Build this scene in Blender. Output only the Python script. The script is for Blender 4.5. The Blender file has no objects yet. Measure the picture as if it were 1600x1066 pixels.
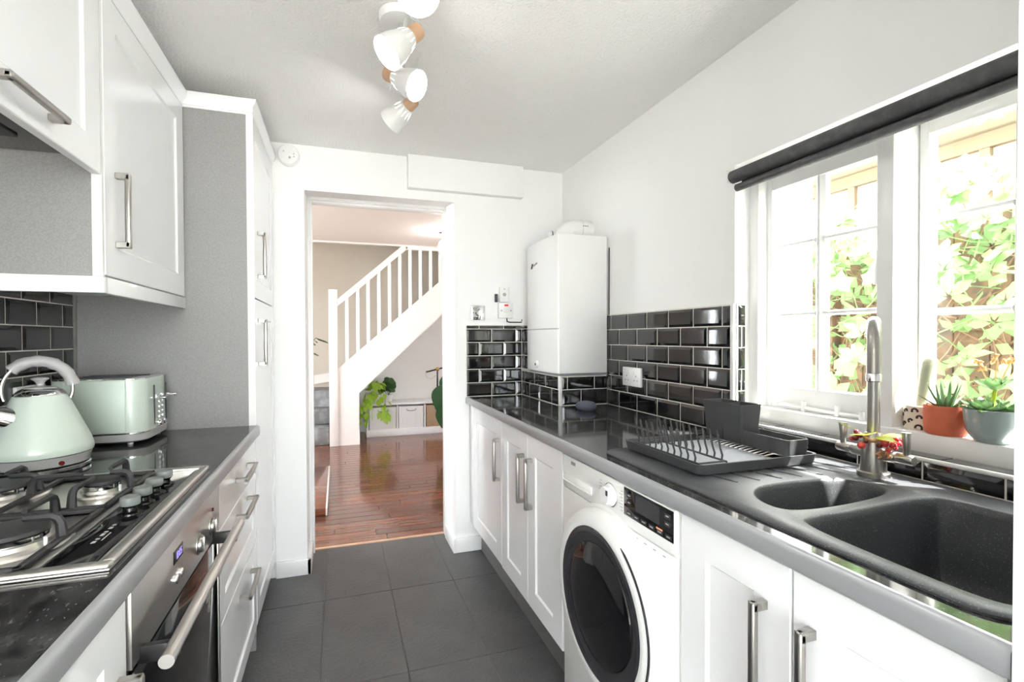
import bpy, bmesh, math, random
from mathutils import Vector, Matrix
random.seed(7)
sc = bpy.context.scene
col = sc.collection
PI = math.pi

# ------------------------------------------------------------------ camera
CAM = (0.0, 0.0, 1.244)
yaw, pit, roll = .309, .0135, -.0041
F = Vector((math.sin(yaw)*math.cos(pit), math.cos(yaw)*math.cos(pit), -math.sin(pit)))
R0 = Vector((math.cos(yaw), -math.sin(yaw), 0)); U0 = R0.cross(F)
Rv = R0*math.cos(roll)+U0*math.sin(roll); Uv = U0*math.cos(roll)-R0*math.sin(roll)
cam_d = bpy.data.cameras.new('camera'); cam = bpy.data.objects.new('camera', cam_d); col.objects.link(cam)
m = Matrix.Identity(4)
for i in range(3):
    m[i][0] = Rv[i]; m[i][1] = Uv[i]; m[i][2] = -F[i]; m[i][3] = CAM[i]
cam.matrix_world = m
cam_d.sensor_width = 36; cam_d.lens = 753.89/1600*36
cam_d.shift_x = (800-768.8)/1600; cam_d.shift_y = (537.6-533)/1600
cam_d.clip_start = .02; cam_d.clip_end = 200
sc.camera = cam

# ------------------------------------------------------------------ light and exposure
world = bpy.data.worlds.new('sky'); sc.world = world; world.use_nodes = True
nt = world.node_tree; nt.nodes.clear()
wo = nt.nodes.new('ShaderNodeOutputWorld'); bg = nt.nodes.new('ShaderNodeBackground')
bg.inputs[0].default_value = (.93, .955, 1.0, 1); bg.inputs[1].default_value = 7.0      # bright thin overcast
nt.links.new(bg.outputs[0], wo.inputs[0])
sun_d = bpy.data.lights.new('sun', 'SUN'); sun_d.energy = 22; sun_d.angle = .012; sun_d.color = (1, .965, .91)
sun = bpy.data.objects.new('sun', sun_d); col.objects.link(sun)
sun.location = (6, -4, 12)
sun.rotation_euler = Vector((-.46, .36, -.84)).to_track_quat('-Z', 'Y').to_euler()
sc.view_settings.view_transform = 'Standard'; sc.view_settings.look = 'None'
sc.view_settings.gamma = 1; sc.view_settings.use_curve_mapping = False
sc.view_settings.exposure = 1.36
sc.cycles.max_bounces = 14; sc.cycles.diffuse_bounces = 8; sc.cycles.glossy_bounces = 6
sc.cycles.transparent_max_bounces = 16; sc.cycles.transmission_bounces = 8
sc.cycles.caustics_reflective = False; sc.cycles.caustics_refractive = False
sc.cycles.sample_clamp_indirect = 8

# ------------------------------------------------------------------ materials
def mat(name, c, rough=.5, metal=0, spec=.5, coat=0, emit=None, es=0, bump=None, var=None, trans=0, sub=0, aniso=0):
    """bump=(scale, strength, distance) noise relief; var=(scale, colour2, lo, hi) noise-mixed second colour"""
    mt = bpy.data.materials.new(name); mt.use_nodes = True
    t = mt.node_tree; b = t.nodes['Principled BSDF']
    b.inputs['Base Color'].default_value = (*c, 1); b.inputs['Roughness'].default_value = rough
    b.inputs['Metallic'].default_value = metal; b.inputs['Specular IOR Level'].default_value = spec
    b.inputs['Coat Weight'].default_value = coat; b.inputs['Coat Roughness'].default_value = .05
    if emit: b.inputs['Emission Color'].default_value = (*emit, 1); b.inputs['Emission Strength'].default_value = es
    if trans: b.inputs['Transmission Weight'].default_value = trans
    tc = None
    if bump or var:
        tc = t.nodes.new('ShaderNodeTexCoord')
    if var:
        n = t.nodes.new('ShaderNodeTexNoise'); n.inputs['Scale'].default_value = var[0]; n.inputs['Detail'].default_value = 5
        r = t.nodes.new('ShaderNodeMapRange'); r.inputs[1].default_value = var[2]; r.inputs[2].default_value = var[3]
        x = t.nodes.new('ShaderNodeMix'); x.data_type = 'RGBA'
        x.inputs[6].default_value = (*c, 1); x.inputs[7].default_value = (*var[1], 1)
        t.links.new(tc.outputs['Object'], n.inputs['Vector']); t.links.new(n.outputs[0], r.inputs[0])
        t.links.new(r.outputs[0], x.inputs[0]); t.links.new(x.outputs[2], b.inputs['Base Color'])
    if bump:
        n = t.nodes.new('ShaderNodeTexNoise'); n.inputs['Scale'].default_value = bump[0]; n.inputs['Detail'].default_value = 4
        u = t.nodes.new('ShaderNodeBump'); u.inputs['Strength'].default_value = bump[1]; u.inputs['Distance'].default_value = bump[2]
        t.links.new(tc.outputs['Object'], n.inputs['Vector']); t.links.new(n.outputs[0], u.inputs['Height'])
        t.links.new(u.outputs[0], b.inputs['Normal'])
    return mt
def nodes(mt): return mt.node_tree, mt.node_tree.nodes['Principled BSDF']

M = {}
M['wall'] = mat('white wall paint', (.90, .90, .895), .55, spec=.3, bump=(60, .06, .004))
M['ceil'] = mat('textured ceiling paint', (.89, .885, .875), .6, spec=.3, bump=(110, .6, .008))
M['ceil2'] = mat('hall ceiling paint', (.82, .74, .70), .7, spec=.2)
M['trim'] = mat('white gloss paint', (.88, .88, .875), .22, spec=.5)
M['door'] = mat('white gloss cabinet', (.88, .885, .90), .13, spec=.5, coat=.3)
M['offw'] = mat('off-white door casing', (.66, .67, .685), .4)
M['carc'] = mat('white melamine', (.84, .84, .84), .4)
M['panel'] = mat('grey end panel', (.285, .28, .275), .45, spec=.4, var=(260, (.33, .325, .32), .4, .6))
M['plinth'] = mat('grey plinth', (.16, .16, .16), .5)
M['edge'] = mat('grey worktop edging', (.40, .41, .43), .28, metal=.35, spec=.5)
M['steel'] = mat('brushed steel', (.62, .60, .57), .3, metal=1, bump=(300, .03, .001))
M['steel2'] = mat('satin nickel', (.40, .385, .36), .30, metal=1)
M['chrome'] = mat('polished chrome', (.85, .85, .86), .07, metal=1)
M['black'] = mat('black plastic', (.018, .018, .02), .35)
M['bglass'] = mat('black glass', (.006, .006, .007), .05, spec=.4)
M['iron'] = mat('cast iron', (.03, .03, .032), .5, bump=(400, .2, .001))
M['tile'] = mat('black metro glaze', (.008, .008, .009), .06, spec=.6, coat=.6, bump=(9, .05, .01))
M['grout'] = mat('pale grout', (.74, .71, .66), .8)
M['fgrout'] = mat('floor joint', (.17, .165, .16), .8)
M['slate'] = mat('dark slate tile', (.082, .082, .085), .40, spec=.5, var=(5, (.108, .107, .109), .35, .7))
M['mint'] = mat('mint enamel', (.61, .695, .62), .22, spec=.5, coat=.3)
M['mint2'] = mat('mint brushed panel', (.64, .74, .66), .35, spec=.4)
M['lgrey'] = mat('light grey plastic', (.44, .435, .43), .4)
M['mgrey'] = mat('mid grey plastic', (.26, .265, .28), .4)
M['wplas'] = mat('white plastic', (.84, .84, .83), .3)
M['dgrey'] = mat('charcoal plastic', (.055, .056, .06), .42, bump=(500, .1, .0006))
M['wire'] = mat('black coated wire', (.045, .045, .048), .35)
M['blind'] = mat('charcoal blind fabric', (.075, .075, .08), .7, bump=(600, .3, .001), var=(40, (.11, .11, .115), .4, .7))
M['glow'] = mat('lit lamp', (1, 1, 1), .5, emit=(1, .985, .96), es=16)
M['glow2'] = mat('lit glass globe', (1, 1, 1), .5, emit=(1, .95, .9), es=14)
M['slot'] = mat('lamp slot glow', (1, 1, 1), .5, emit=(1, .985, .96), es=.9)  # glow standing in for lamp light leaking out of the shade
M['dkred'] = mat('dark red lens', (.16, .012, .01), .2)
M['cap'] = mat('grey knob cap', (.20, .215, .21), .4)
M['wood_c'] = mat('pale beech', (.62, .37, .22), .45, var=(18, (.70, .47, .32), .35, .7))
M['terra'] = mat('terracotta', (.62, .15, .075), .7, var=(30, (.56, .12, .06), .4, .7), bump=(200, .1, .001))
M['gpot'] = mat('grey green glaze', (.30, .36, .35), .12, coat=.5)
M['cream'] = mat('cream glaze', (.80, .70, .58), .35)
M['ink'] = mat('dark brown print', (.035, .025, .02), .5)
M['soil'] = mat('potting soil', (.035, .025, .018), .95, bump=(150, .8, .01))
M['red'] = mat('red lens', (.6, .02, .02), .25, emit=(1, .05, .05), es=.15)
M['berry'] = mat('red berry', (.62, .035, .05), .15, coat=.4)
M['berry2'] = mat('dark berry', (.12, .012, .02), .2, coat=.4)
M['husk'] = mat('dried husk', (.45, .20, .10), .7)
M['screen'] = mat('grey display', (.03, .03, .035), .15)
M['orange'] = mat('orange lamp', (.8, .25, .12), .4, emit=(1, .3, .15), es=.4)
M['digit'] = mat('violet digits', (.3, .25, .6), .4, emit=(.5, .42, 1), es=.22)
M['print'] = mat('grey print', (.32, .32, .34), .5)
M['wprint'] = mat('white print', (.42, .42, .42), .5)
M['sfab'] = mat('slate mesh fabric', (.085, .095, .13), .85, bump=(900, .5, .001))
M['brass'] = mat('brass', (.75, .50, .18), .25, metal=1)
M['wicker'] = mat('white wicker', (.86, .86, .87), .7, bump=(220, .4, .003))
M['wicker2'] = mat('tan wicker', (.50, .36, .23), .7, bump=(220, .4, .003))
M['carpet'] = mat('grey carpet', (.24, .24, .24), .95, bump=(300, .6, .004), var=(9, (.38, .39, .41), .45, .65))
M['beige'] = mat('beige wall', (.60, .53, .45), .7, var=(2, (.63, .57, .49), .4, .7))
M['stair'] = mat('stair paint', (.86, .81, .78), .4)
M['cable'] = mat('dark cable', (.03, .03, .03), .5)
M['bench'] = mat('white bench paint', (.86, .86, .87), .35)

def leafmat(name, c, c2, trl=.35, rough=.45):
    mt = bpy.data.materials.new(name); mt.use_nodes = True; t, b = nodes(mt)
    oi = t.nodes.new('ShaderNodeObjectInfo'); x = t.nodes.new('ShaderNodeMix'); x.data_type = 'RGBA'
    x.inputs[6].default_value = (*c, 1); x.inputs[7].default_value = (*c2, 1)
    t.links.new(oi.outputs['Random'], x.inputs[0]); t.links.new(x.outputs[2], b.inputs['Base Color'])
    b.inputs['Roughness'].default_value = rough
    tr = t.nodes.new('ShaderNodeBsdfTranslucent'); t.links.new(x.outputs[2], tr.inputs[0])
    ms = t.nodes.new('ShaderNodeMixShader'); ms.inputs[0].default_value = trl
    out = t.nodes['Material Output']
    t.links.new(b.outputs[0], ms.inputs[1]); t.links.new(tr.outputs[0], ms.inputs[2]); t.links.new(ms.outputs[0], out.inputs[0])
    return mt
M['vine'] = leafmat('creeper leaf', (.13, .25, .075), (.24, .36, .15), .4)
M['lime'] = leafmat('lime leaf', (.36, .62, .05), (.50, .72, .12), .35)
M['dark'] = leafmat('dark green leaf', (.035, .10, .03), (.06, .15, .045), .15)
M['fiddle'] = leafmat('fiddle leaf', (.03, .10, .05), (.05, .14, .06), .12, .35)
M['aloe'] = leafmat('aloe leaf', (.16, .30, .15), (.24, .40, .20), .12)
M['succ'] = leafmat('succulent leaf', (.34, .52, .28), (.46, .62, .36), .25)
M['cact'] = mat('cactus skin', (.42, .44, .33), .8)
M['spine'] = mat('pale spines', (.80, .78, .72), .6)
M['twig'] = mat('brown twig', (.20, .12, .07), .8)
M['flower'] = mat('orange petals', (.80, .50, .22), .6)
M['yleaf'] = leafmat('yellow green leaf', (.55, .62, .06), (.62, .68, .1), .35)
M['fence'] = mat('orange stained fence', (.24, .14, .08), .75, var=(14, (.10, .07, .055), .4, .65))
M['render'] = mat('cream house boards', (.50, .44, .33), .7)
M['rtrim'] = mat('tan batten', (.22, .17, .11), .7)
M['brick'] = mat('red brown brick', (.25, .13, .09), .85, var=(25, (.33, .19, .13), .4, .7))
M['ground'] = mat('garden paving', (.38, .35, .30), .9)
M['slateroof'] = mat('grey gutter', (.22, .23, .24), .5)

# thin window glass: clear with a fresnel reflection
g = bpy.data.materials.new('window glass'); g.use_nodes = True; t = g.node_tree; t.nodes.clear()
o = t.nodes.new('ShaderNodeOutputMaterial'); tr = t.nodes.new('ShaderNodeBsdfTransparent'); gl = t.nodes.new('ShaderNodeBsdfGlossy')
gl.inputs['Roughness'].default_value = .02; lw = t.nodes.new('ShaderNodeLayerWeight'); lw.inputs[0].default_value = .5
pw = t.nodes.new('ShaderNodeMath'); pw.operation = 'POWER'; pw.inputs[1].default_value = 5; t.links.new(lw.outputs['Facing'], pw.inputs[0])
fr = t.nodes.new('ShaderNodeMath'); fr.operation = 'MULTIPLY_ADD'; fr.inputs[1].default_value = .9; fr.inputs[2].default_value = .03; t.links.new(pw.outputs[0], fr.inputs[0])
ms = t.nodes.new('ShaderNodeMixShader'); tr.inputs[0].default_value = (.97, .98, .97, 1)
t.links.new(fr.outputs[0], ms.inputs[0]); t.links.new(tr.outputs[0], ms.inputs[1]); t.links.new(gl.outputs[0], ms.inputs[2]); t.links.new(ms.outputs[0], o.inputs[0])
M['glass'] = g

def worktop_mat():
    mt = mat('black speckled worktop', (.010, .010, .011), .07, spec=.55); t, b = nodes(mt)
    tc = t.nodes.new('ShaderNodeTexCoord')
    mp = t.nodes.new('ShaderNodeMapping'); mp.inputs['Scale'].default_value = (1, .45, 1); mp.inputs['Rotation'].default_value = (0, 0, .5)
    n = t.nodes.new('ShaderNodeTexNoise'); n.inputs['Scale'].default_value = 170; n.inputs['Detail'].default_value = 3
    r = t.nodes.new('ShaderNodeMapRange'); r.inputs[1].default_value = .62; r.inputs[2].default_value = .78; r.inputs[4].default_value = .75
    n2 = t.nodes.new('ShaderNodeTexNoise'); n2.inputs['Scale'].default_value = 26; n2.inputs['Detail'].default_value = 4
    r2 = t.nodes.new('ShaderNodeMapRange'); r2.inputs[1].default_value = .38; r2.inputs[2].default_value = .72; r2.inputs[4].default_value = .50
    ad = t.nodes.new('ShaderNodeMath'); ad.operation = 'ADD'; ad.use_clamp = True
    x = t.nodes.new('ShaderNodeMix'); x.data_type = 'RGBA'
    x.inputs[6].default_value = (.012, .012, .013, 1); x.inputs[7].default_value = (.13, .13, .132, 1)
    t.links.new(tc.outputs['Object'], mp.inputs[0]); t.links.new(mp.outputs[0], n.inputs['Vector']); t.links.new(tc.outputs['Object'], n2.inputs['Vector'])
    t.links.new(n.outputs[0], r.inputs[0]); t.links.new(n2.outputs[0], r2.inputs[0])
    t.links.new(r.outputs[0], ad.inputs[0]); t.links.new(r2.outputs[0], ad.inputs[1])
    t.links.new(ad.outputs[0], x.inputs[0]); t.links.new(x.outputs[2], b.inputs['Base Color'])
    return mt
M['top'] = worktop_mat()
def granite_mat():
    mt = mat('speckled composite', (.05, .051, .056), .42, spec=.5); t, b = nodes(mt)
    tc = t.nodes.new('ShaderNodeTexCoord'); n = t.nodes.new('ShaderNodeTexNoise'); n.inputs['Scale'].default_value = 420; n.inputs['Detail'].default_value = 2
    r = t.nodes.new('ShaderNodeMapRange'); r.inputs[1].default_value = .62; r.inputs[2].default_value = .74
    x = t.nodes.new('ShaderNodeMix'); x.data_type = 'RGBA'; x.inputs[6].default_value = (.050, .052, .058, 1); x.inputs[7].default_value = (.24, .24, .25, 1)
    t.links.new(tc.outputs['Object'], n.inputs['Vector']); t.links.new(n.outputs[0], r.inputs[0]); t.links.new(r.outputs[0], x.inputs[0]); t.links.new(x.outputs[2], b.inputs['Base Color'])
    u = t.nodes.new('ShaderNodeBump'); u.inputs['Strength'].default_value = .15; u.inputs['Distance'].default_value = .001
    t.links.new(n.outputs[0], u.inputs['Height']); t.links.new(u.outputs[0], b.inputs['Normal'])
    return mt
M['sink'] = granite_mat()
def slate_relief(mt):
    t, b = nodes(mt); tc = t.nodes.new('ShaderNodeTexCoord')
    w = t.nodes.new('ShaderNodeTexWave'); w.inputs['Scale'].default_value = 9; w.inputs['Distortion'].default_value = 22; w.inputs['Detail'].default_value = 7; w.inputs['Detail Roughness'].default_value = .7
    mp = t.nodes.new('ShaderNodeMapping'); mp.inputs['Rotation'].default_value = (0, 0, .9)
    oi = t.nodes.new('ShaderNodeObjectInfo'); ad = t.nodes.new('ShaderNodeVectorMath'); ad.operation = 'ADD'
    t.links.new(tc.outputs['Object'], mp.inputs[0]); t.links.new(mp.outputs[0], ad.inputs[0]); t.links.new(oi.outputs['Location'], ad.inputs[1])
    t.links.new(ad.outputs[0], w.inputs['Vector'])
    u = t.nodes.new('ShaderNodeBump'); u.inputs['Strength'].default_value = .28; u.inputs['Distance'].default_value = .003
    t.links.new(w.outputs[1], u.inputs['Height']); t.links.new(u.outputs[0], b.inputs['Normal'])
slate_relief(M['slate'])
def plank_mat():
    mt = mat('red brown floorboard', (.14, .05, .03), .16, spec=.5, coat=.3); t, b = nodes(mt)
    tc = t.nodes.new('ShaderNodeTexCoord'); mp = t.nodes.new('ShaderNodeMapping'); mp.inputs['Scale'].default_value = (1.2, 16, 16)
    oi = t.nodes.new('ShaderNodeObjectInfo'); n = t.nodes.new('ShaderNodeTexNoise'); n.inputs['Scale'].default_value = 4; n.inputs['Detail'].default_value = 6
    av = t.nodes.new('ShaderNodeVectorMath'); av.operation = 'ADD'
    t.links.new(tc.outputs['Object'], mp.inputs[0]); t.links.new(mp.outputs[0], av.inputs[0]); t.links.new(oi.outputs['Random'], av.inputs[1]); t.links.new(av.outputs[0], n.inputs['Vector'])
    x = t.nodes.new('ShaderNodeMix'); x.data_type = 'RGBA'; x.inputs[6].default_value = (.095, .032, .018, 1); x.inputs[7].default_value = (.24, .085, .045, 1)
    r = t.nodes.new('ShaderNodeMapRange'); r.inputs[1].default_value = .3; r.inputs[2].default_value = .7
    t.links.new(n.outputs[0], r.inputs[0]); t.links.new(r.outputs[0], x.inputs[0])
    h = t.nodes.new('ShaderNodeHueSaturation'); mr = t.nodes.new('ShaderNodeMapRange'); mr.inputs[3].default_value = .7; mr.inputs[4].default_value = 1.3
    t.links.new(oi.outputs['Random'], mr.inputs[0]); t.links.new(mr.outputs[0], h.inputs['Value']); t.links.new(x.outputs[2], h.inputs['Color'])
    t.links.new(h.outputs[0], b.inputs['Base Color'])
    u = t.nodes.new('ShaderNodeBump'); u.inputs['Strength'].default_value = .12; u.inputs['Distance'].default_value = .003
    t.links.new(n.outputs[0], u.inputs['Height']); t.links.new(u.outputs[0], b.inputs['Normal'])
    return mt
M['plank'] = plank_mat()

# ------------------------------------------------------------------ builders
ORG = {}
class G:
    """collects shapes in one bmesh"""
    def __init__(s): s.bm = bmesh.new()
    def _new(s, ret): return [v for v in ret if isinstance(v, bmesh.types.BMVert)]
    def box(s, x0, x1, y0, y1, z0, z1, bev=0, seg=2):
        vs = [s.bm.verts.new((x, y, z)) for x in (x0, x1) for y in (y0, y1) for z in (z0, z1)]
        fs = [(0, 1, 3, 2), (4, 6, 7, 5), (0, 4, 5, 1), (2, 3, 7, 6), (0, 2, 6, 4), (1, 5, 7, 3)]
        fc = [s.bm.faces.new([vs[i] for i in f]) for f in fs]
        if bev:
            ed = set(e for f in fc for e in f.edges)
            bmesh.ops.bevel(s.bm, geom=list(ed), offset=bev, segments=seg, affect='EDGES', profile=.5)
        return s
    def obox(s, c, ax, ay, az, hx, hy, hz, bev=0, seg=2):
        """box with free axes"""
        n0 = len(s.bm.verts)
        s.bm.verts.ensure_lookup_table(); old = set(s.bm.verts)
        s.box(-hx, hx, -hy, hy, -hz, hz, bev, seg)
        mm = Matrix((ax, ay, az)).transposed()
        for v in s.bm.verts:
            if v not in old: v.co = mm @ v.co + Vector(c)
        return s
    def ring(s, pts): return [s.bm.verts.new(p) for p in pts]
    def bridge(s, a, b, closed=True):
        n = len(a)
        for i in range(n if closed else n-1):
            j = (i+1) % n
            try: s.bm.faces.new((a[i], a[j], b[j], b[i]))
            except ValueError: pass
    def cap(s, r, flip=False):
        try: s.bm.faces.new(list(reversed(r)) if flip else r)
        except ValueError: pass
    def frame(s, d):
        d = Vector(d).normalized(); h = Vector((0, 0, 1)) if abs(d.z) < .9 else Vector((1, 0, 0))
        a = d.cross(h).normalized(); return a, a.cross(d).normalized() if False else d.cross(a).normalized()
    def cyl(s, p0, p1, r0, r1=None, n=24, cap=True):
        if r1 is None: r1 = r0
        p0 = Vector(p0); p1 = Vector(p1); a, b = s.frame(p1-p0)
        A = s.ring([p0+(a*math.cos(t)+b*math.sin(t))*r0 for t in [2*PI*i/n for i in range(n)]])
        B = s.ring([p1+(a*math.cos(t)+b*math.sin(t))*r1 for t in [2*PI*i/n for i in range(n)]])
        s.bridge(A, B)
        if cap: s.cap(A, True); s.cap(B)
        return s
    def tube(s, pts, r, n=8, closed=False):
        pts = [Vector(p) for p in pts]; N = len(pts); prev = None; rings = []
        for i, p in enumerate(pts):
            d = (pts[(i+1) % N] if closed else pts[min(i+1, N-1)])-(pts[i-1] if (closed or i) else pts[0])
            d = d.normalized() if d.length > 0 else Vector((0, 0, 1))
            if prev is None: a, _ = s.frame(d)
            else:
                a = prev-d*prev.dot(d); a = a.normalized() if a.length > 1e-6 else s.frame(d)[0]
            prev = a; b = d.cross(a); rr = r[i] if isinstance(r, (list, tuple)) else r
            rings.append(s.ring([p+(a*math.cos(t)+b*math.sin(t))*rr for t in [2*PI*k/n for k in range(n)]]))
        for i in range(N if closed else N-1): s.bridge(rings[i], rings[(i+1) % N])
        if not closed: s.cap(rings[0], True); s.cap(rings[-1])
        return s
    def lathe(s, prof, c=(0, 0, 0), n=40, axis=(0, 0, 1), caps=True):
        ax = Vector(axis).normalized()
        if abs(ax.z) > .999: a, b = Vector((1, 0, 0)), Vector((0, 1, 0))
        else: a, b = s.frame(ax)
        c = Vector(c); rings = []
        for r, z in prof:
            if r < 1e-5: rings.append([s.bm.verts.new(c+ax*z)]); continue
            rings.append(s.ring([c+ax*z+(a*math.cos(t)+b*math.sin(t))*r for t in [2*PI*k/n for k in range(n)]]))
        for A, B in zip(rings, rings[1:]):
            if len(A) == 1 and len(B) == 1: continue
            if len(A) == 1:
                for i in range(n): s.bm.faces.new((A[0], B[(i+1) % n], B[i]))
            elif len(B) == 1:
                for i in range(n): s.bm.faces.new((A[i], A[(i+1) % n], B[0]))
            else: s.bridge(A, B)
        if caps:
            if len(rings[0]) > 1: s.cap(rings[0], True)
            if len(rings[-1]) > 1: s.cap(rings[-1])
        return s
    def prism(s, pts, axis, lo, hi):
        """pts in the two other axes (x,y,z order) extruded along axis"""
        def mk(p, h): return {'x': (h, p[0], p[1]), 'y': (p[0], h, p[1]), 'z': (p[0], p[1], h)}[axis]
        A = s.ring([mk(p, lo) for p in pts]); B = s.ring([mk(p, hi) for p in pts])
        s.bridge(A, B); s.cap(A, True); s.cap(B); return s
    def sph(s, c, r, u=14, v=9, sx=1, sy=1, sz=1):
        prof = [(r*math.sin(PI*k/v), -r*math.cos(PI*k/v)) for k in range(v+1)]
        old = set(s.bm.verts); s.lathe(prof, (0, 0, 0), u, caps=False)
        for q in s.bm.verts:
            if q not in old: q.co = Vector((q.co.x*sx, q.co.y*sy, q.co.z*sz))+Vector(c)
        return s
    def quad(s, a, b, c, d): s.bm.faces.new(s.ring([a, b, c, d])); return s
    def mesh(s, name, mt, sharp=35):
        bmesh.ops.recalc_face_normals(s.bm, faces=s.bm.faces[:])
        for f in s.bm.faces: f.smooth = True
        for e in s.bm.edges:
            if len(e.link_faces) != 2 or e.calc_face_angle(0) > math.radians(sharp): e.smooth = False
        me = bpy.data.meshes.new(name); s.bm.to_mesh(me); s.bm.free(); me.materials.append(mt)
        return me
    def obj(s, name, mt, parent=None, sharp=35, label=None):
        if parent is not None:
            o0 = ORG.get(parent.name, Vector())
            if o0.length: bmesh.ops.translate(s.bm, verts=s.bm.verts[:], vec=-o0)
        o = bpy.data.objects.new(name, s.mesh(name, mt, sharp)); col.objects.link(o)
        if parent is not None: o.parent = parent; ORG[o.name] = ORG.get(parent.name, Vector())
        if label: o['label'] = label
        return o
def tag(o, label=None, cat=None, group=None, kind=None):
    if label: o['label'] = label
    if cat: o['category'] = cat
    if group: o['group'] = group
    if kind: o['kind'] = kind
    return o
def thing(name, loc, label, cat, group=None, rot=None, local=False):
    o = bpy.data.objects.new(name, None); o.empty_display_size = .05; col.objects.link(o)
    o.location = loc
    if rot: o.rotation_euler = rot; local = True
    ORG[o.name] = Vector() if local else Vector(loc)
    return tag(o, label, cat, group)
def inst(name, me, parent, loc, rot=(0, 0, 0), scale=1):
    """one more piece sharing a mesh; loc is in the parent's space"""
    o = bpy.data.objects.new(name, me); col.objects.link(o); o.parent = parent
    o.location = loc; o.rotation_euler = rot
    o.scale = scale if isinstance(scale, (tuple, list)) else (scale,)*3
    return o
def struct(o, label=None): return tag(o, label=label, kind='structure')

def shaker(g, xf, sg, y0, y1, z0, z1, t=.02, fr=.075, rec=.006, ch=.006):
    """framed cabinet door whose front, at x=xf, faces +x (sg=1) or -x (sg=-1)"""
    def rc(x, d): return [(x, y0+d, z0+d), (x, y1-d, z0+d), (x, y1-d, z1-d), (x, y0+d, z1-d)]
    L = [g.ring(rc(xf-sg*t, 0)), g.ring(rc(xf-sg*.002, 0)), g.ring(rc(xf, .002)), g.ring(rc(xf, fr)), g.ring(rc(xf-sg*rec, fr+ch))]
    for a, b in zip(L, L[1:]): g.bridge(a, b)
    g.cap(L[-1]); g.cap(L[0]); return g
def slabdoor(g, xf, sg, y0, y1, z0, z1, t=.02):
    a, b = sorted((xf, xf-sg*t)); return g.box(a, b, y0, y1, z0, z1, .002, 1)
def barhandle(g, xf, sg, y, z, L, vert=True, pw=.016, out=.032, bw=.014):
    """D handle: two square posts and a bar; (y,z) is its centre"""
    h = L/2
    for s in (-1, 1):
        if vert: yy0, yy1, zz0, zz1 = y-bw/2, y+bw/2, z+s*(h-pw/2)-pw/2, z+s*(h-pw/2)+pw/2
        else: yy0, yy1, zz0, zz1 = y+s*(h-pw/2)-pw/2, y+s*(h-pw/2)+pw/2, z-bw/2, z+bw/2
        a, b = sorted((xf, xf+sg*out)); g.box(a, b, yy0, yy1, zz0, zz1, .001, 1)
    a, b = sorted((xf+sg*(out-.012), xf+sg*(out+.002)))
    if vert: g.box(a, b, y-bw/2, y+bw/2, z-h, z+h, .004, 3)
    else: g.box(a, b, y-h, y+h, z-bw/2, z+bw/2, .004, 3)
    return g

_tm = {}
def metro(w, h, d=.007, b=.011):
    """bevelled wall tile, lower left corner at the origin, facing -y"""
    k = (round(w, 4), round(h, 4))
    if k in _tm: return _tm[k]
    g = G(); b = min(b, w*.3, h*.3)
    def rc(y, i): return [(i, y, i), (w-i, y, i), (w-i, y, h-i), (i, y, h-i)]
    L = [g.ring(rc(0, 0)), g.ring(rc(-.0025, 0)), g.ring(rc(-.0035, .001)), g.ring(rc(-d, b))]
    for p, q in zip(L, L[1:]): g.bridge(p, q)
    g.cap(L[-1]); g.cap(L[0])
    _tm[k] = g.mesh('tile', M['tile'], 12); return _tm[k]
JT = .003
def tilerun(parent, place, rot, u0, u1, v0, v1, tw, th, off0, clip=None, name='tile', up0=0):
    """brick-bond tiles over [u0,u1]x[v0,v1]; place(u,v) gives the world point of a tile's lower left corner"""
    v = v0; r = up0
    while v < v1-.012:
        h = min(th, v1-v)-JT
        u = u0-((off0+(r % 2)*tw/2) % tw)
        while u < u1-.008:
            a, b = max(u, u0), min(u+tw, u1)
            if b-a > .014 and not (clip and clip(a, b, v, v+h)):
                inst(name, metro(b-a-JT, h), parent, place(a+JT/2, v), rot)
            u += tw
        v += th; r += 1

# ------------------------------------------------------------------ room shell
XR, XL, D, CE, ZW = 1.325, -.905, 2.714, 2.253, .90
YT = 3.01                      # threshold to the hall
BK = -1.7                      # rear of the kitchen, behind the camera
fl = struct(G().box(-1.1, 1.45, BK-.1, YT, -.06, -.004).obj('floor', M['fgrout']))
tile_me = G().box(0, .310, 0, .610, -.004, 0, .0015, 1).mesh('tile', M['slate'])
last = G().box(0, .310, 0, .590, -.004, 0, .0015, 1).mesh('tile', M['slate'])
for i in range(-3, 5):
    for j in range(-6, 2):
        x = -.072+.313*i; y = 1.792+.613*j
        inst('tile', tile_me if j < 1 else last, fl, (x+.0015, y+.0015, 0))
struct(G().box(-.16, .66, 2.998, 3.022, -.004, .004, .002).obj('trim_1', M['wood_c']), 'thin pale wooden threshold strip between slate floor and floorboards')

struct(G().box(-1.1, 1.45, BK-.1, 3.0, CE, CE+.1).obj('ceiling', M['ceil']))
wl = struct(G().box(XL-.12, XL, BK, D+.3, 0, CE).obj('wall_left', M['wall']))
# right wall with the window recess
WY0, WY1, WZ0, WZ1 = .34, 1.353, .949, 1.84
g = G(); XO = 1.60
g.box(XR, XO, .326, D+.28, -.05, WZ0); g.box(XR, XO, .326, D+.28, WZ1, CE)
g.box(XR, XO, WY1, D+.28, WZ0, WZ1)
wr = struct(g.obj('wall_right', M['wall']))
wn = struct(G().box(.700, XO, BK, .326, -.05, CE).obj('wall_near', M['offw']))
# back wall with the deep doorway
DX0, DX1, DZ = -.163, .642, 2.02
g = G()
g.box(XL-.12, DX0, D, 3.0, 0, CE+.1); g.box(DX1, XR+.3, D, 3.0, 0, CE+.1)
g.prism([(D, DZ), (D, CE+.1), (3.0, CE+.1), (3.0, 2.06)], 'x', DX0, DX1)
wb = struct(g.obj('wall_back', M['wall']))
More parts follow.
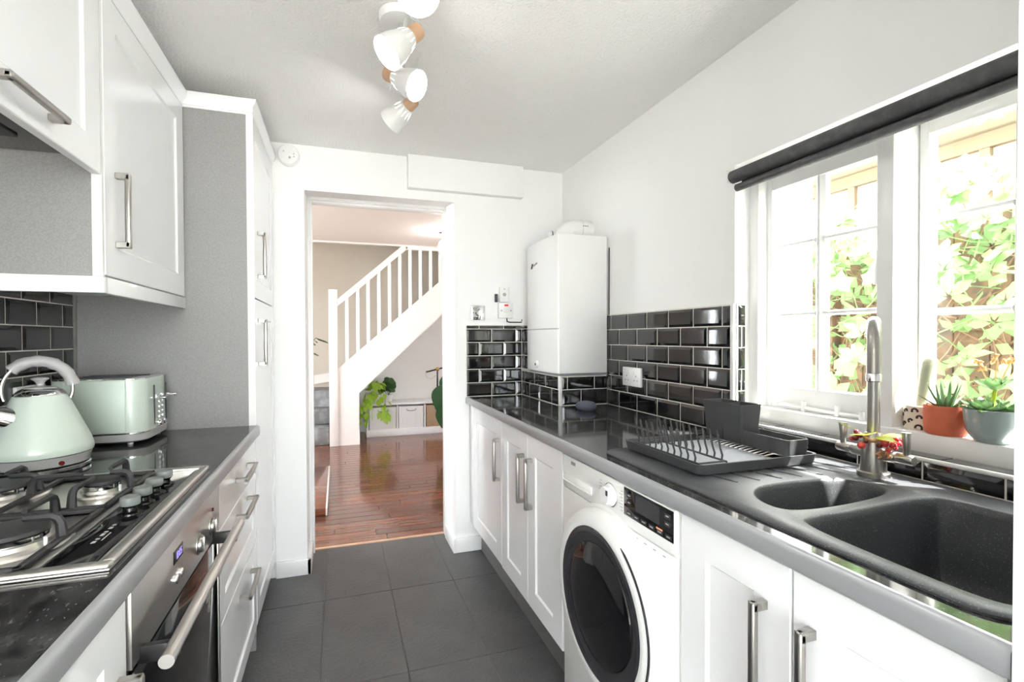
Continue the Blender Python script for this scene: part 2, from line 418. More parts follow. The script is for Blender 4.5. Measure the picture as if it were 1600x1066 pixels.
# rear wall with an unseen glazed door, added to let in fill daylight
g = G(); g.box(-1.1, -.75, BK-.1, BK, 0, CE); g.box(.62, .9, BK-.1, BK, 0, CE); g.box(-.75, .62, BK-.1, BK, 2.12, CE)
struct(g.obj('wall_rear', M['wall']))
g = G()
for x in (-.75, -.09, .57): g.box(x, x+.05, BK-.07, BK-.03, 0, 2.12)
g.box(-.75, .62, BK-.07, BK-.03, 2.07, 2.12); g.box(-.75, .62, BK-.07, BK-.03, 0, .06)
gd = struct(g.obj('fill_door', M['trim']))
for x in (-.70, -.04): G().box(x, x+.61, BK-.053, BK-.047, .06, 2.07).obj('pane', M['glass'], gd)
# lining of the doorway
g = G()
g.box(DX0, -.136, 2.955, 3.012, 0, 2.05, .002); g.box(.630, DX1+.006, 2.955, 3.012, 0, 2.05, .002); g.box(-.136, .630, 2.955, 3.012, 2.022, 2.06, .002)
fr = struct(g.obj('trim_2', M['trim']), 'white door lining around the opening to the hall')
g = G(); g.box(DX0, -.148, 2.94, 2.956, 0, 2.045, .002); g.box(.642, .634, 2.94, 2.956, 0, 2.045, .002); g.box(DX0, DX1, 2.94, 2.956, 2.034, 2.055, .002)
g.obj('door_stop', M['trim'], fr)
# skirting, mitred into the doorway
def skirt(g, pts, h=.083, t=.017):
    for (x0, x1, y0, y1) in pts:
        g.box(x0, x1, y0, y1, 0, h, .003, 2)
g = G(); skirt(g, [(-.315, DX0+.02, D-.017, D), (DX0, DX0+.02, D-.017, 2.935)]); struct(g.obj('baseboard_left', M['trim']))
g = G(); skirt(g, [(DX1-.002, .80, D-.017, D), (DX1-.018, DX1, D-.017, 2.935)]); struct(g.obj('baseboard_right', M['trim']))
struct(G().box(.373, 1.052, D-.045, D, 2.070, CE, .003).obj('trim_3', M['wall']), 'white boxed-in pipe casing above the doorway')

# wall tiling: grout bed as a part, every tile a part
G().box(XL, XL+.0058, -.2, 2.10, ZW, 1.68).obj('grout', M['grout'], wl)
tilerun(wl, lambda u, v: (XL+.003, u, v), (0, 0, PI/2), 1.02, 2.095, ZW+.002, 1.60, .15, .0772, .12)
BX, BY, BZ = 1.055, 2.19, 1.316       # tiled box under the boiler
G().box(.708, BX, D-.0058, D, ZW, BZ).obj('grout', M['grout'], wb)
tilerun(wb, lambda u, v: (u, D-.003, v), (0, 0, 0), .709, BX-.004, ZW+.003, BZ, .152, .0785, .0)
bx = struct(G().box(BX-.0028, XR-.008, BY-.0028, D-.01, ZW, 1.048).obj('wall_boxing', M['grout']), 'tiled boxing in the corner below the boiler')
tilerun(bx, lambda u, v: (BX, D-u, v), (0, 0, -PI/2), .006, D-BY-.004, ZW+.003, 1.046, .152, .0785, .03)
bx2 = struct(G().box(BX-.0028, XR-.008, 2.592, D-.01, 1.048, BZ).obj('wall_boxing.001', M['grout']), 'tiled boxing in the corner behind the boiler')
tilerun(bx2, lambda u, v: (BX, D-u, v), (0, 0, -PI/2), .006, .120, ZW+.003+.0785*2, BZ, .152, .0785, .03)
tilerun(bx, lambda u, v: (u, BY, v), (0, 0, 0), BX+.008, XR-.004, ZW+.003, 1.046, .152, .0785, .045)
G().box(BX-.008, BX+.007, BY-.008, BY+.006, ZW, 1.05, .003).obj('corner_bead', M['wplas'], bx)
# right wall: full tiling between boiler and window, one low course under the window
TY0, TY1 = 1.362, 2.186
G().box(XR-.0058, XR, TY0-.006, TY1, ZW, 1.358).obj('grout', M['grout'], wr)
tilerun(wr, lambda u, v: (XR-.003, TY1-u, v), (0, 0, -PI/2), 0, TY1-TY0-.003, ZW+.002, 1.356, .1485, .0760, .035)
G().box(XR-.009, XR+.006, WY1-.002, TY0+.004, ZW+.055, 1.360, .003).obj('corner_bead', M['wplas'], wr)
G().box(XR+.004, XR+.044, WY1-.0058, WY1, WZ0, 1.358).obj('grout', M['grout'], wr)
tilerun(wr, lambda u, v: (XR+.008+u, WY1-.003, v), (0, 0, 0), 0, .034, ZW+.002+.076, 1.356, .034, .0760, 0)
G().box(XR-.0058, XR, .335, 1.36, ZW, WZ0).obj('grout', M['grout'], wr)
tilerun(wr, lambda u, v: (XR-.003, 1.357-u, v), (0, 0, -PI/2), 0, 1.02, ZW+.002, .948, .150, .0475, .02)
G().box(XR-.010, XR+.004, .330, 1.36, .946, .955, .003).obj('edge_bead', M['wplas'], wr)
G().box(XR, 1.39, .335, WY1, WZ0, WZ0+.002).obj('grout', M['grout'], wr)
for k in range(7):
    y = 1.345-.150*k
    if y > .36: inst('tile', G().box(0, .048, -.147, 0, 0, .004, .0015, 1).mesh('tile', M['tile']), wr, (XR+.006, y, WZ0+.002))

# ------------------------------------------------------------------ window
XF = 1.39                                                    # front of the frame
def pane_window(name, y0, y1, xg, gy, gz, label):
    """sash with 2 x 3 panes; gy, gz = glass intervals"""
    g = G(); a, b = xg-.016, xg+.022
    zb, zt = 1.0025, 1.812
    (ya0, ya1), (yb0, yb1) = gy
    g.box(a, b, y0, ya0, zb, zt, .002); g.box(a, b, yb1, y1, zb, zt, .002)
    g.box(a, b, ya0, yb1, zb, gz[0][0], .002); g.box(a, b, ya0, yb1, gz[2][1], zt, .002)
    w = struct(g.obj(name, M['trim']), label)
    g = G(); g.prism([(xg-.004, ya1), (xg+.015, ya1), (xg+.015, yb0), (xg-.004, yb0), (xg-.014, (ya1+yb0)/2+.004), (xg-.014, (ya1+yb0)/2-.004)], 'z', gz[0][0], gz[2][1])
    g.obj('mullion', M['trim'], w)
    for k in (0, 1):
        z0, z1 = gz[k][1], gz[k+1][0]; zm = (z0+z1)/2
        for (p, q) in ((ya0, ya1), (yb0, yb1)):
            G().prism([(xg-.004, z0), (xg+.015, z0), (xg+.015, z1), (xg-.004, z1), (xg-.014, zm+.004), (xg-.014, zm-.004)], 'y', p, q).obj('glazing_bar', M['trim'], w)
    for (p, q) in ((ya0, ya1), (yb0, yb1)):
        for (z0, z1) in gz: G().box(xg+.004, xg+.008, p-.003, q+.003, z0-.003, z1+.003).obj('pane', M['glass'], w)
    return w
w1 = pane_window('window_1', .928, 1.316, 1.445, ((.950, 1.113), (1.144, 1.296)), ((1.075, 1.309), (1.324, 1.540), (1.556, 1.745)), 'left casement with six panes, beside the tap')
w2 = pane_window('window_2', .470, .887, 1.502, ((.50, .682), (.700, .866)), ((1.060, 1.298), (1.316, 1.545), (1.562, 1.776)), 'right casement with six panes behind the potted plants')
g = G()
g.box(XF, 1.47, 1.316, WY1, WZ0, WZ1, .002); g.box(XF, 1.53, .889, .930, WZ0, WZ1, .002); g.box(XF, 1.53, .335, .472, WZ0, WZ1, .002)
g.box(XF+.005, 1.53, .335, WY1, 1.812, WZ1, .002)
struct(g.obj('trim_4', M['trim']), 'white window frame with a central post')
g = G(); g.box(1.380, 1.62, .330, 1.352, WZ0+.004, 1.0025, .003); st = struct(g.obj('trim_5', M['trim']), 'white window sill below both casements')
# exterior reveal of the far jamb, sunlit
struct(G().box(1.47, 1.62, 1.300, 1.36, WZ0, WZ1).obj('trim_6', M['wall']), 'outer white jamb beyond the left casement')
# casement stay lying along the foot of the left sash, and its latch
g = G(); g.tube([(1.418, 1.262, 1.013), (1.418, 1.24, 1.018), (1.419, 1.20, 1.016), (1.419, 1.10, 1.013), (1.419, .985, 1.013)], [.005, .007, .006, .0055, .005], 8)
sy = g.obj('window_stay', M['trim'], w1)
for y in (1.165, 1.055, .985): G().box(1.412, 1.424, y-.006, y+.006, 1.0025, 1.036 if y > 1 else 1.028, .002).obj('stay_pin', M['trim'], w1)
g = G(); g.tube([(1.425, .938, 1.50), (1.415, .938, 1.48), (1.410, .938, 1.43), (1.410, .938, 1.385)], [.006, .008, .010, .011], 10); g.obj('latch', M['trim'], w1)

# ------------------------------------------------------------------ hall beyond the doorway
HX0, HX1, HY1 = -2.2, 2.3, 6.85
f2 = struct(G().box(HX0, HX1, 3.0, HY1, -.06, -.012).obj('floor.001', M['soil']))
rng = random.Random(3); y = 3.024; k = 0
while y < 6.6:
    w = .088; xs = [HX0]; x = HX0+.3+rng.random()*1.2
    while x < HX1-.3: xs.append(x); x += 1.3+rng.random()*1.1
    xs.append(HX1)
    for a, b in zip(xs, xs[1:]):
        if b > -.75 and a < 2.4: G().box(max(a, -.9)+.0008, min(b, 2.6)-.0008, y+.0019, y+w-.0019, -.012, 0, .002, 1).obj('plank', M['plank'], f2)
    y += w
struct(G().box(HX0, HX1, 3.0, 5.84, 2.352, 2.45).obj('ceiling.001', M['ceil2']))
struct(G().box(HX0, HX1, 5.81, 5.87, 2.335, 2.375, .004).obj('trim_7', M['stair']), 'cream edge trim of the stairwell opening')
struct(G().box(HX0, HX1, HY1, HY1+.1, -.05, 4.4).obj('wall_far', M['beige']))
struct(G().box(HX0, HX1, 5.84, HY1+.1, 4.3, 4.4).obj('ceiling.002', M['ceil2']))
struct(G().box(HX0, HX1, 5.84, 5.90, 2.45, 4.4).obj('wall_upper', M['wall']))
struct(G().box(HX1, HX1+.1, 3.0, HY1+.1, -.05, 4.4).obj('wall_hall_right', M['wall']))
g = G(); g.box(HX0-.1, HX0, 3.0, 3.4, -.05, 4.4); g.box(HX0-.1, HX0, 5.5, HY1+.1, -.05, 4.4); g.box(HX0-.1, HX0, 3.4, 5.5, -.05, .6); g.box(HX0-.1, HX0, 3.4, 5.5, 2.25, 4.4)
hl = struct(g.obj('wall_hall_left', M['wall']))
g = G()
for yy in (3.4, 4.43, 5.45): g.box(HX0-.07, HX0-.03, yy, yy+.05, .6, 2.15)
g.box(HX0-.07, HX0-.03, 3.4, 5.5, .6, .66); g.box(HX0-.07, HX0-.03, 3.4, 5.5, 2.09, 2.15)
w3 = struct(g.obj('fill_window', M['trim']))  # unseen window, added to bring sky light into the hall
for yy in (3.45, 4.48): G().box(HX0-.053, HX0-.047, yy, yy+.97, .66, 2.09).obj('pane', M['glass'], w3)
g = G(); g.box(HX0, -1.02, 2.96, 3.0, 0, 2.45); g.box(1.62, HX1, 2.96, 3.0, 0, 2.45)
struct(g.obj('wall_front', M['wall']))

# ------------------------------------------------------------------ left run
FX = -.315                                                   # front of the left doors
def worktop(name, x0, x1, y0, y1, label, edge_sg, holes=()):
    """boxes around holes, with a rounded grey edging on the front"""
    t = thing(name, ((x0+x1)/2, (y0+y1)/2, ZW-.038), label, 'worktop')
    ex = x1 if edge_sg > 0 else x0
    a, b = (x0, x1-.012) if edge_sg > 0 else (x0+.012, x1)
    g = G()
    if holes:
        hx0, hx1, hy0, hy1 = holes
        g.box(a, hx0, y0, y1, ZW-.038, ZW); g.box(hx1, b, y0, y1, ZW-.038, ZW)
        g.box(hx0, hx1, y0, hy0, ZW-.038, ZW); g.box(hx0, hx1, hy1, y1, ZW-.038, ZW)
    else: g.box(a, b, y0, y1, ZW-.038, ZW)
    g.obj('slab', M['top'], t)
    s = edge_sg; r = .010; pr = [(ex-s*.0125, ZW-.038), (ex-s*.005, ZW-.038), (ex-s*.0013, ZW-.0365), (ex, ZW-.033)]
    for k in range(7):
        q = PI/2*k/6; pr.append((ex-s*r*(1-math.cos(q)), ZW-r+r*math.sin(q)))
    pr.append((ex-s*.0125, ZW+.0002))
    G().prism(pr, 'y', y0, y1).obj('edging', M['edge'], t, sharp=50)
    return t
worktop('worktop', XL+.0002, -.297, -.30, 2.098, 'black speckled worktop carrying the hob, kettle and toaster', 1, (-.80, -.36, .87, 1.40))

def base(name, loc, label, group=None): return thing(name, loc, label, 'cabinet', group)
# near cabinet
c = base('base_cabinet', (-.6, .45, 0), 'white base cabinet nearest the camera, left of the oven')
G().box(XL+.014, -.337, .28, .878, .15, ZW-.04).obj('carcass', M['carc'], c)
G().box(XL+.014, -.38, .28, .878, 0, .15).obj('plinth', M['plinth'], c)
d_ = shaker(G(), FX, 1, .283, .876, .10, .858).obj('door', M['door'], c)
barhandle(G(), FX, 1, .842, .645, .19).obj('handle', M['steel2'], d_)
# oven
o = thing('built_in_oven', (-.6, 1.18, .1), 'stainless steel built-in oven with black glass door under the hob', 'oven')
G().box(XL+.014, -.337, .882, 1.478, .10, ZW-.04).obj('body', M['black'], o)
fa = G().box(-.335, FX+.003, .888, 1.474, .722, .859, .002).obj('control_panel', M['steel'], o)
g = G(); g.box(FX+.003, FX+.0045, 1.090, 1.148, .797, .823, .0005, 1); g.obj('display', M['bglass'], fa)
def digits(g, txt, fx, y0, z0, h, sg):
    """seven-segment characters running along +y (sg=1) on a face at x=fx"""
    seg = {'0': 'abcdef', '1': 'bc', '2': 'abged', '3': 'abgcd', '5': 'afgcd', '8': 'abcdefg', ':': ''}
    w = h*.5; y = y0; s = h*.09
    for ch in txt:
        if ch == ':':
            for zz in (.3, .7): g.box(fx, fx+.0006, y, y+2*s, z0+h*zz-s, z0+h*zz+s)
            y += w*.5; continue
        P = {'a': (0, w, h, h), 'g': (0, w, h/2, h/2), 'd': (0, w, 0, 0), 'f': (0, 0, h/2, h), 'b': (w, w, h/2, h), 'e': (0, 0, 0, h/2), 'c': (w, w, 0, h/2)}
        for q in seg[ch]:
            a, b, e, f_ = P[q]; g.box(fx, fx+.0006, y+a-s, y+b+s, z0+e-s, z0+f_+s)
        y += w*1.6
digits(g := G(), '10:05', FX+.0045, 1.1, .804, .012, 1); g.obj('digits', M['digit'], fa)
for y in (1.098, 1.129): G().lathe([(.009, 0), (.009, .004), (.007, .006), (0, .0062)], (FX+.003, y, .766), 16, (1, 0, 0)).obj('button', M['chrome'], fa)
for y in (1.271, 1.387):
    kn = G().lathe([(.024, 0), (.0235, .002), (.019, .003), (.0185, .008), (.017, .010), (0, .0102)], (FX+.003, y, .766), 28, (1, 0, 0)).obj('knob', M['steel2'], fa)
    G().box(FX+.0125, FX+.0155, y-.0035, y+.0035, .750, .782, .001).obj('grip', M['chrome'], kn)
G().lathe([(.0045, 0), (.0045, .003), (0, .004)], (FX+.003, 1.397, .804), 12, (1, 0, 0)).obj('indicator', M['dkred'], fa)
dd = G().box(-.335, FX, .888, 1.474, .13, .713, .002).obj('door', M['bglass'], o)
G().box(FX, FX+.003, 1.452, 1.474, .13, .713, .001).obj('side_trim', M['steel'], dd)
G().box(FX, FX+.003, .888, .898, .13, .713, .001).obj('side_trim', M['steel'], dd)
G().box(-.335, FX-.006, .886, 1.476, .713, .722).obj('vent_gap', M['black'], o)
g = G(); g.cyl((-.258, .862, .742), (-.258, 1.452, .742), .0115, n=20)
hb = g.obj('handle', M['steel'], dd)
for y in (.925, 1.405): G().box(FX-.002, -.256, y-.007, y+.007, .712, .741, .003).obj('bracket', M['black'], dd)
# drawer cabinet
c = base('drawer_cabinet', (-.6, 1.79, 0), 'white three-drawer cabinet between the oven and the tall unit')
G().box(XL+.014, -.337, 1.484, 2.096, .15, ZW-.04).obj('carcass', M['carc'], c)
G().box(XL+.014, -.38, 1.484, 2.096, 0, .15).obj('plinth', M['plinth'], c)
for (z0, z1, zh, fr_) in ((.717, .859, .789, .045), (.449, .713, .670, .06), (.10, .445, .384, .06)):
    q = (slabdoor(G(), FX, 1, 1.488, 2.094, z0, z1) if fr_ < .05 else shaker(G(), FX, 1, 1.488, 2.094, z0, z1, fr=fr_)).obj('drawer_front', M['door'], c)
    barhandle(G(), FX, 1, 1.815 if zh > .5 else 1.86, zh, .215, False, out=.036).obj('handle', M['steel2'], q)
# tall unit
t = thing('tall_cabinet', (-.6, 2.4, 0), 'tall white larder unit with a grey side panel, left of the doorway', 'cabinet')
G().box(XL+.014, FX-.006, 2.101, 2.119, 0, 2.128).obj('side_panel', M['panel'], t)
G().box(FX-.022, FX+.003, 2.1005, 2.1045, ZW, 2.128).obj('edge_strip', M['carc'], t)
G().box(XL+.014, FX-.022, 2.119, D-.003, .1, 2.128).obj('carcass', M['carc'], t)
G().box(XL+.014, FX-.06, 2.119, D-.02, 0, .1).obj('plinth', M['plinth'], t)
for (z0, z1, zh) in ((1.408, 2.126, 1.590), (.10, 1.403, 1.228)):
    q = shaker(G(), FX, 1, 2.105, D-.006, z0, z1).obj('door', M['door'], t)
    barhandle(G(), FX, 1, 2.212, zh, .196).obj('handle', M['steel2'], q)
def cornice(g, x0, x1, y0, y1, z0, h, ends=True):
    """moulding along a front at x1 with a return at y0"""
    g.prism([(x0, z0), (x1+.004, z0), (x1+.006, z0+h*.3), (x1+.018, z0+h*.75), (x1+.020, z0+h), (x0, z0+h)], 'y', y0, y1)
    return g
cornice(G(), FX-.02, FX-.004, 2.095, D-.004, 2.128, .054).obj('cornice', M['door'], t)
G().box(XL+.014, FX+.004, 2.093, 2.105, 2.128, 2.182, .004).obj('cornice', M['door'], t)
G().box(XL+.014, FX+.002, 2.096, 2.103, 2.1195, 2.1275, .001).obj('cornice_batten', M['door'], t)
# wall cabinet
UX = -.55
w = thing('wall_cabinet', (-.73, 1.76, 1.36), 'white wall cabinet with a grey side panel above the toaster', 'cabinet')
G().box(XL+.014, UX-.022, 1.436, 2.098, 1.40, 2.12).obj('carcass', M['carc'], w)
G().box(XL+.014, UX-.006, 1.428, 1.436, 1.40, 2.12).obj('side_panel', M['panel'], w)
G().box(UX-.022, UX-.001, 1.427, 1.437, 1.40, 2.12).obj('edge_strip', M['carc'], w)
q = shaker(G(), UX, 1, 1.440, 2.092, 1.404, 2.118).obj('door', M['door'], w)
barhandle(G(), UX, 1, 1.506, 1.580, .196).obj('handle', M['steel2'], q)
G().box(XL+.014, UX+.002, 1.422, 1.445, 1.358, 1.399, .002).obj('pelmet', M['door'], w)
G().box(UX-.02, UX+.002, 1.445, 2.098, 1.358, 1.399, .002).obj('pelmet', M['door'], w)
cornice(G(), UX-.03, UX-.004, 1.425, 2.094, 2.12, .054).obj('cornice', M['door'], w)
# hood cabinet
hcb = thing('extractor_cabinet', (-.73, 1.13, 1.64), 'white flip-up cabinet holding the cooker hood above the hob', 'cabinet')
G().box(XL+.014, UX-.022, .835, 1.425, 1.70, 2.12).obj('carcass', M['carc'], hcb)
q = shaker(G(), UX, 1, .838, 1.423, 1.648, 2.118).obj('door', M['door'], hcb)
barhandle(G(), UX, 1, 1.115, 1.690, .192, False).obj('handle', M['steel2'], q)
cornice(G(), UX-.03, UX-.004, .835, 1.424, 2.12, .054).obj('cornice', M['door'], hcb)
hd = G().box(XL+.01, UX-.03, .85, 1.42, 1.688, 1.6995, .002).obj('hood', M['bglass'], hcb)
G().box(-.80, -.66, .95, 1.32, 1.684, 1.6885, .001).obj('filter', M['iron'], hd)

# ------------------------------------------------------------------ hob
h = thing('gas_hob', (-.58, 1.135, ZW), 'stainless steel gas hob with black front strip and cast iron grates', 'hob')
HX_0, HX_1, HY_0, HY_1 = -.835, -.325, .848, 1.436
z = ZW+.001
g = G(); g.box(HX_0, HX_1, HY_0, HY_1, z-.0005, z+.003, .001)
g.obj('tray', M['steel'], h)
g = G()
for (a, b, c_, d_) in ((HX_0, HX_1, HY_0, HY_0+.020), (HX_0, HX_1, HY_1-.020, HY_1), (HX_1-.020, HX_1, HY_0+.02, HY_1-.02), (HX_0, HX_0+.020, HY_0+.02, HY_1-.02)):
    g.box(a, b, c_, d_, z, z+.0105, .005, 3)
g.obj('rim', M['steel'], h)
st_ = G().box(-.420, -.352, .868, 1.408, z+.003, z+.0055, .001).obj('control_strip', M['bglass'], h)
G().box(-.432, -.4205, .862, 1.412, z+.003, z+.008, .002).obj('divider', M['steel'], h)
for y in (1.100, 1.163, 1.228, 1.292):
    kn = G().lathe([(.0215, 0), (.0205, .003), (.013, .006), (.0115, .012), (.0145, .015), (.0150, .017)], (-.386, y, z+.0055), 28).obj('knob', M['bglass'], h)
    G().lathe([(.0160, .017), (.0168, .0185), (.0168, .031), (.0158, .0325), (0, .0327)], (-.386, y, z+.0055), 28).obj('knob_cap', M['cap'], kn)
g = G()                                                       # small print on the strip
for i, wd in enumerate((.010, .006, .012, .006, .010, .008)): g.box(-.392, -.386, .955+i*.016, .955+i*.016+wd, z+.0055, z+.0058)
g.box(-.381, -.379, .965, 1.0, z+.0055, z+.0058)
g.obj('print', M['wprint'], st_)
BURN = [(-.518, .992, .054), (-.500, 1.278, .034), (-.735, .985, .036), (-.700, 1.31, .056)]
for x, y, r in BURN:
    b_ = G().lathe([(r*1.55, 0), (r*1.5, .004), (r*1.15, .006), (r*1.1, .012)], (x, y, z+.003), 36).obj('burner', M['steel'], h)
    G().lathe([(r*.95, .012), (r, .013), (r, .021), (r*.9, .022)], (x, y, z+.003), 36).obj('burner_ring', M['chrome'], b_)
    G().lathe([(r*.97, .022), (r*.99, .024), (r*.95, .029), (r*.5, .031), (0, .0313)], (x, y, z+.003), 36).obj('burner_cap', M['iron'], b_)
    G().cyl((x+r*1.15, y-r*.5, z+.004), (x+r*1.15, y-r*.5, z+.022), .0028, n=8).obj('igniter', M['wplas'], b_)
def grate(x0, x1, y0, y1, cs):
    g = G(); zz = z+.008; t_ = .0055
    for (a, b, c_, d_) in ((x0, x1, y0, y0+2*t_), (x0, x1, y1-2*t_, y1), (x0, x0+2*t_, y0, y1), (x1-2*t_, x1, y0, y1)):
        g.box(a, b, c_, d_, zz-.004, zz+.005, .002, 1)
    xm = (x0+x1)/2; g.box(xm-t_, xm+t_, y0, y1, zz-.003, zz+.006, .002, 1)
    zt = z+.046
    def finger(p, q):
        p = Vector(p); q = Vector(q); d = (q-p).normalized()
        pts = [(p.x, p.y, zz+.004), (p.x+d.x*.002, p.y+d.y*.002, zt-.012), (p.x+d.x*.006, p.y+d.y*.006, zt-.004), (p.x+d.x*.014, p.y+d.y*.014, zt), (q.x, q.y, zt)]
        g.tube(pts, [.0085, .0072, .0068, .0066, .005], 6)
    for (cx, cy, r) in cs:
        xx = x1-t_ if cx > xm else x0+t_
        finger((xx, cy, 0), (cx+(xx-cx)*.28, cy, 0)); finger((xm, cy, 0), (cx+(xm-cx)*.28, cy, 0))
        finger((cx, y0+t_, 0), (cx, cy+(y0-cy)*.30, 0)); finger((cx, y1-t_, 0), (cx, cy+(y1-cy)*.30, 0))
    return g
grate(-.815, -.440, .866, 1.136, [BURN[0], BURN[2]]).obj('grate', M['iron'], h, sharp=50)
grate(-.815, -.440, 1.142, 1.410, [BURN[1], BURN[3]]).obj('grate', M['iron'], h, sharp=50)

# ------------------------------------------------------------------ kettle
kx, ky = -.756, 1.588
kb = thing('power_stand', (kx, ky, ZW), 'round steel and grey power base under the mint kettle', 'kettle stand')
G().lathe([(.094, .002), (.102, .003), (.103, .010), (.099, .013), (.09, .014)], (kx, ky, ZW), 48).obj('pad', M['chrome'], kb)
G().lathe([(.088, 0), (.092, .001), (.092, .003)], (kx, ky, ZW), 48).obj('foot_ring', M['black'], kb)
k = thing('kettle', (kx, ky, ZW+.014), 'mint green pyramid kettle with a grey arched handle', 'kettle')
def kp(prof, **q): return G().lathe(prof, (kx, ky, ZW), 56, **q)
kp([(.094, .0145), (.101, .016), (.102, .026), (.105, .036), (.106, .040), (.100, .041)]).obj('skirt', M['lgrey'], k)
bd = [(.104, .041), (.109, .043), (.1105, .052), (.109, .062), (.103, .080), (.094, .102), (.083, .128), (.071, .157), (.060, .184), (.056, .193), (.054, .196), (.048, .197)]
kp(bd).obj('body', M['mint'], k)
ld = kp([(.054, .1965), (.053, .200), (.046, .208), (.036, .214), (.034, .2145)]).obj('lid', M['chrome'], k)
kp([(.034, .2145), (.033, .217), (.016, .219), (.008, .221), (.0075, .226), (.012, .233), (.0185, .238), (.0185, .2405), (.014, .2425), (0, .243)]).obj('lid_knob', M['lgrey'], ld)
ax = Vector((-.50, -.87, 0)).normalized()                     # towards the spout
g = G(); s0 = Vector((kx, ky, ZW+.138))+ax*.056; dirn = (Vector((-.86, -.50, 0))*.86+Vector((0, 0, .36))).normalized()
g.cyl(s0-dirn*.012, s0+dirn*.075, .030, .020, 28, cap=False)
g.cyl(s0+dirn*.075, s0, .018, .026, 28, cap=False)
g.obj('spout', M['chrome'], k)
pts = []; hr = Vector((.94, .34, 0)).normalized()
for i in range(25):
    a = math.radians(-22+i*(224/24)); pts.append(Vector((kx, ky, ZW+.212))+hr*(.070*math.cos(a)-.004)+Vector((0, 0, .074*math.sin(a))))
G().tube(pts, .0046, 10).obj('handle_rod', M['steel2'], k)
hp = pts[3:18]
G().tube(hp, [.0150+.0012*math.sin(i*2.3) for i in range(len(hp))], 14).obj('handle_grip', M['lgrey'], k)
G().lathe([(.006, 0), (.006, .004), (0, .005)], (kx+.0745, ky-.0700, ZW+.0245), 14, (.73, -.68, 0)).obj('indicator', M['dkred'], k)

# ------------------------------------------------------------------ toaster
tx0, tx1, ty0, ty1, tz0, tz1 = -.872, -.600, 1.832, 2.088, ZW+.008, ZW+.214
t = thing('toaster', ((tx0+tx1)/2, (ty0+ty1)/2, ZW), 'mint green four-slice toaster with chrome trim beside the kettle', 'toaster')
def rrect(x0, x1, y0, y1, r, n=8):
    P = []
    for (cx, cy, a0) in ((x1-r, y1-r, 0), (x0+r, y1-r, PI/2), (x0+r, y0+r, PI), (x1-r, y0+r, 1.5*PI)):
        for i in range(n+1):
            a = a0+PI/2*i/n; P.append((cx+r*math.cos(a), cy+r*math.sin(a)))
    return P
def shell(g, levels, cap0=True, cap1=True, n=8):
    """levels: (x0,x1,y0,y1,r,z)"""
    R = []
    for (a, b, c_, d_, r, zz) in levels: R.append(g.ring([(p[0], p[1], zz) for p in rrect(a, b, c_, d_, r, n)]))
    for p, q in zip(R, R[1:]): g.bridge(p, q)
    if cap0: g.cap(R[0], True)
    if cap1: g.cap(R[-1])
    return g
def tl(i, r, zz): return (tx0+i, tx1-i, ty0+i, ty1-i, r, zz)
shell(G(), [tl(.010, .045, tz0), tl(.0, .05, tz0+.006), tl(0, .05, tz0+.026), tl(.002, .05, tz0+.028)]).obj('plinth', M['lgrey'], t)
shell(G(), [tl(.001, .05, tz0+.028), tl(-.001, .05, tz0+.029), tl(-.001, .05, tz0+.032), tl(.002, .05, tz0+.033)]).obj('chrome_band', M['chrome'], t)
shell(G(), [tl(.002, .05, tz0+.033), tl(.006, .05, tz1-.004), tl(.010, .046, tz1-.0005)]).obj('body', M['mint'], t)
shell(G(), [tl(.0085, .046, tz1-.002), tl(.009, .046, tz1+.001), tl(.013, .043, tz1+.002)]).obj('top_plate', M['chrome'], t)
for y in (1.868, 1.917, 1.970, 2.018): G().box(tx0+.05, tx1-.052, y, y+.027, tz1+.001, tz1+.0028, .0005, 1).obj('slot', M['black'], t)
G().box(tx0+.055, tx1-.053, ty0-.0005, ty0+.006, tz0+.034, tz1-.004, .002).obj('side_panel', M['mint2'], t)
ex = tx1-.004
for y in (1.930, 2.045):
    sl = G().box(ex, ex+.0030, y-.0035, y+.0035, ZW+.050, ZW+.186, .001).obj('lever_slot', M['black'], t)
    lv = G(); lv.box(ex+.003, ex+.014, y-.004, y+.004, ZW+.137, ZW+.147, .001); lv.box(ex+.012, ex+.040, y-.017, y+.017, ZW+.138, ZW+.147, .004, 3)
    lv.obj('lever', M['chrome'], t)
for y in (1.972, 2.004):
    for i in range(5):
        zz = ZW+.072+i*.0175
        G().lathe([(.0055, 0), (.0050, .003), (0, .0036)], (ex+.002, y, zz), 12, (1, 0, 0)).obj('button', M['chrome'], t)
    G().lathe([(.0115, 0), (.011, .008), (.009, .010), (0, .0102)], (ex+.002, y, ZW+.052), 20, (1, 0, 0)).obj('dial', M['chrome'], t)
for (x, y) in ((tx1-.05, ty0+.03), (tx1-.03, ty1-.04), (tx0+.05, ty0+.03), (tx0+.05, ty1-.04)):
    G().lathe([(.008, 0), (.008, .009)], (x, y, ZW), 14).obj('foot', M['wplas'], t)

# socket behind the kettle
def socket(name, loc, rz, label, w_=.146, h_=.086, double=True):
    s = thing(name, loc, label, 'socket', rot=(0, 0, rz))
    G().box(-w_/2, w_/2, -.011, 0, -h_/2, h_/2, .003).obj('plate', M['wplas'], s)
    for cx in (-.036, .036):
        for (dx, dz, wx, hz) in ((0, .010, .0018, .004), (-.011, -.010, .0032, .0017), (.011, -.010, .0032, .0017)):
            G().box(cx+dx-wx, cx+dx+wx, -.0114, -.0105, dz-hz-.006, dz+hz-.006).obj('pin_hole', M['black'], s)
        sx = cx+(-.018 if cx > 0 else .018)
        G().box(sx-.006, sx+.006, -.0135, -.0105, .012, .030, .001).obj('rocker', M['wplas'], s)
    return s
socket('wall_socket', (XL+.010, 1.815, 1.062), PI/2, 'white double socket on the black tiles behind the kettle')

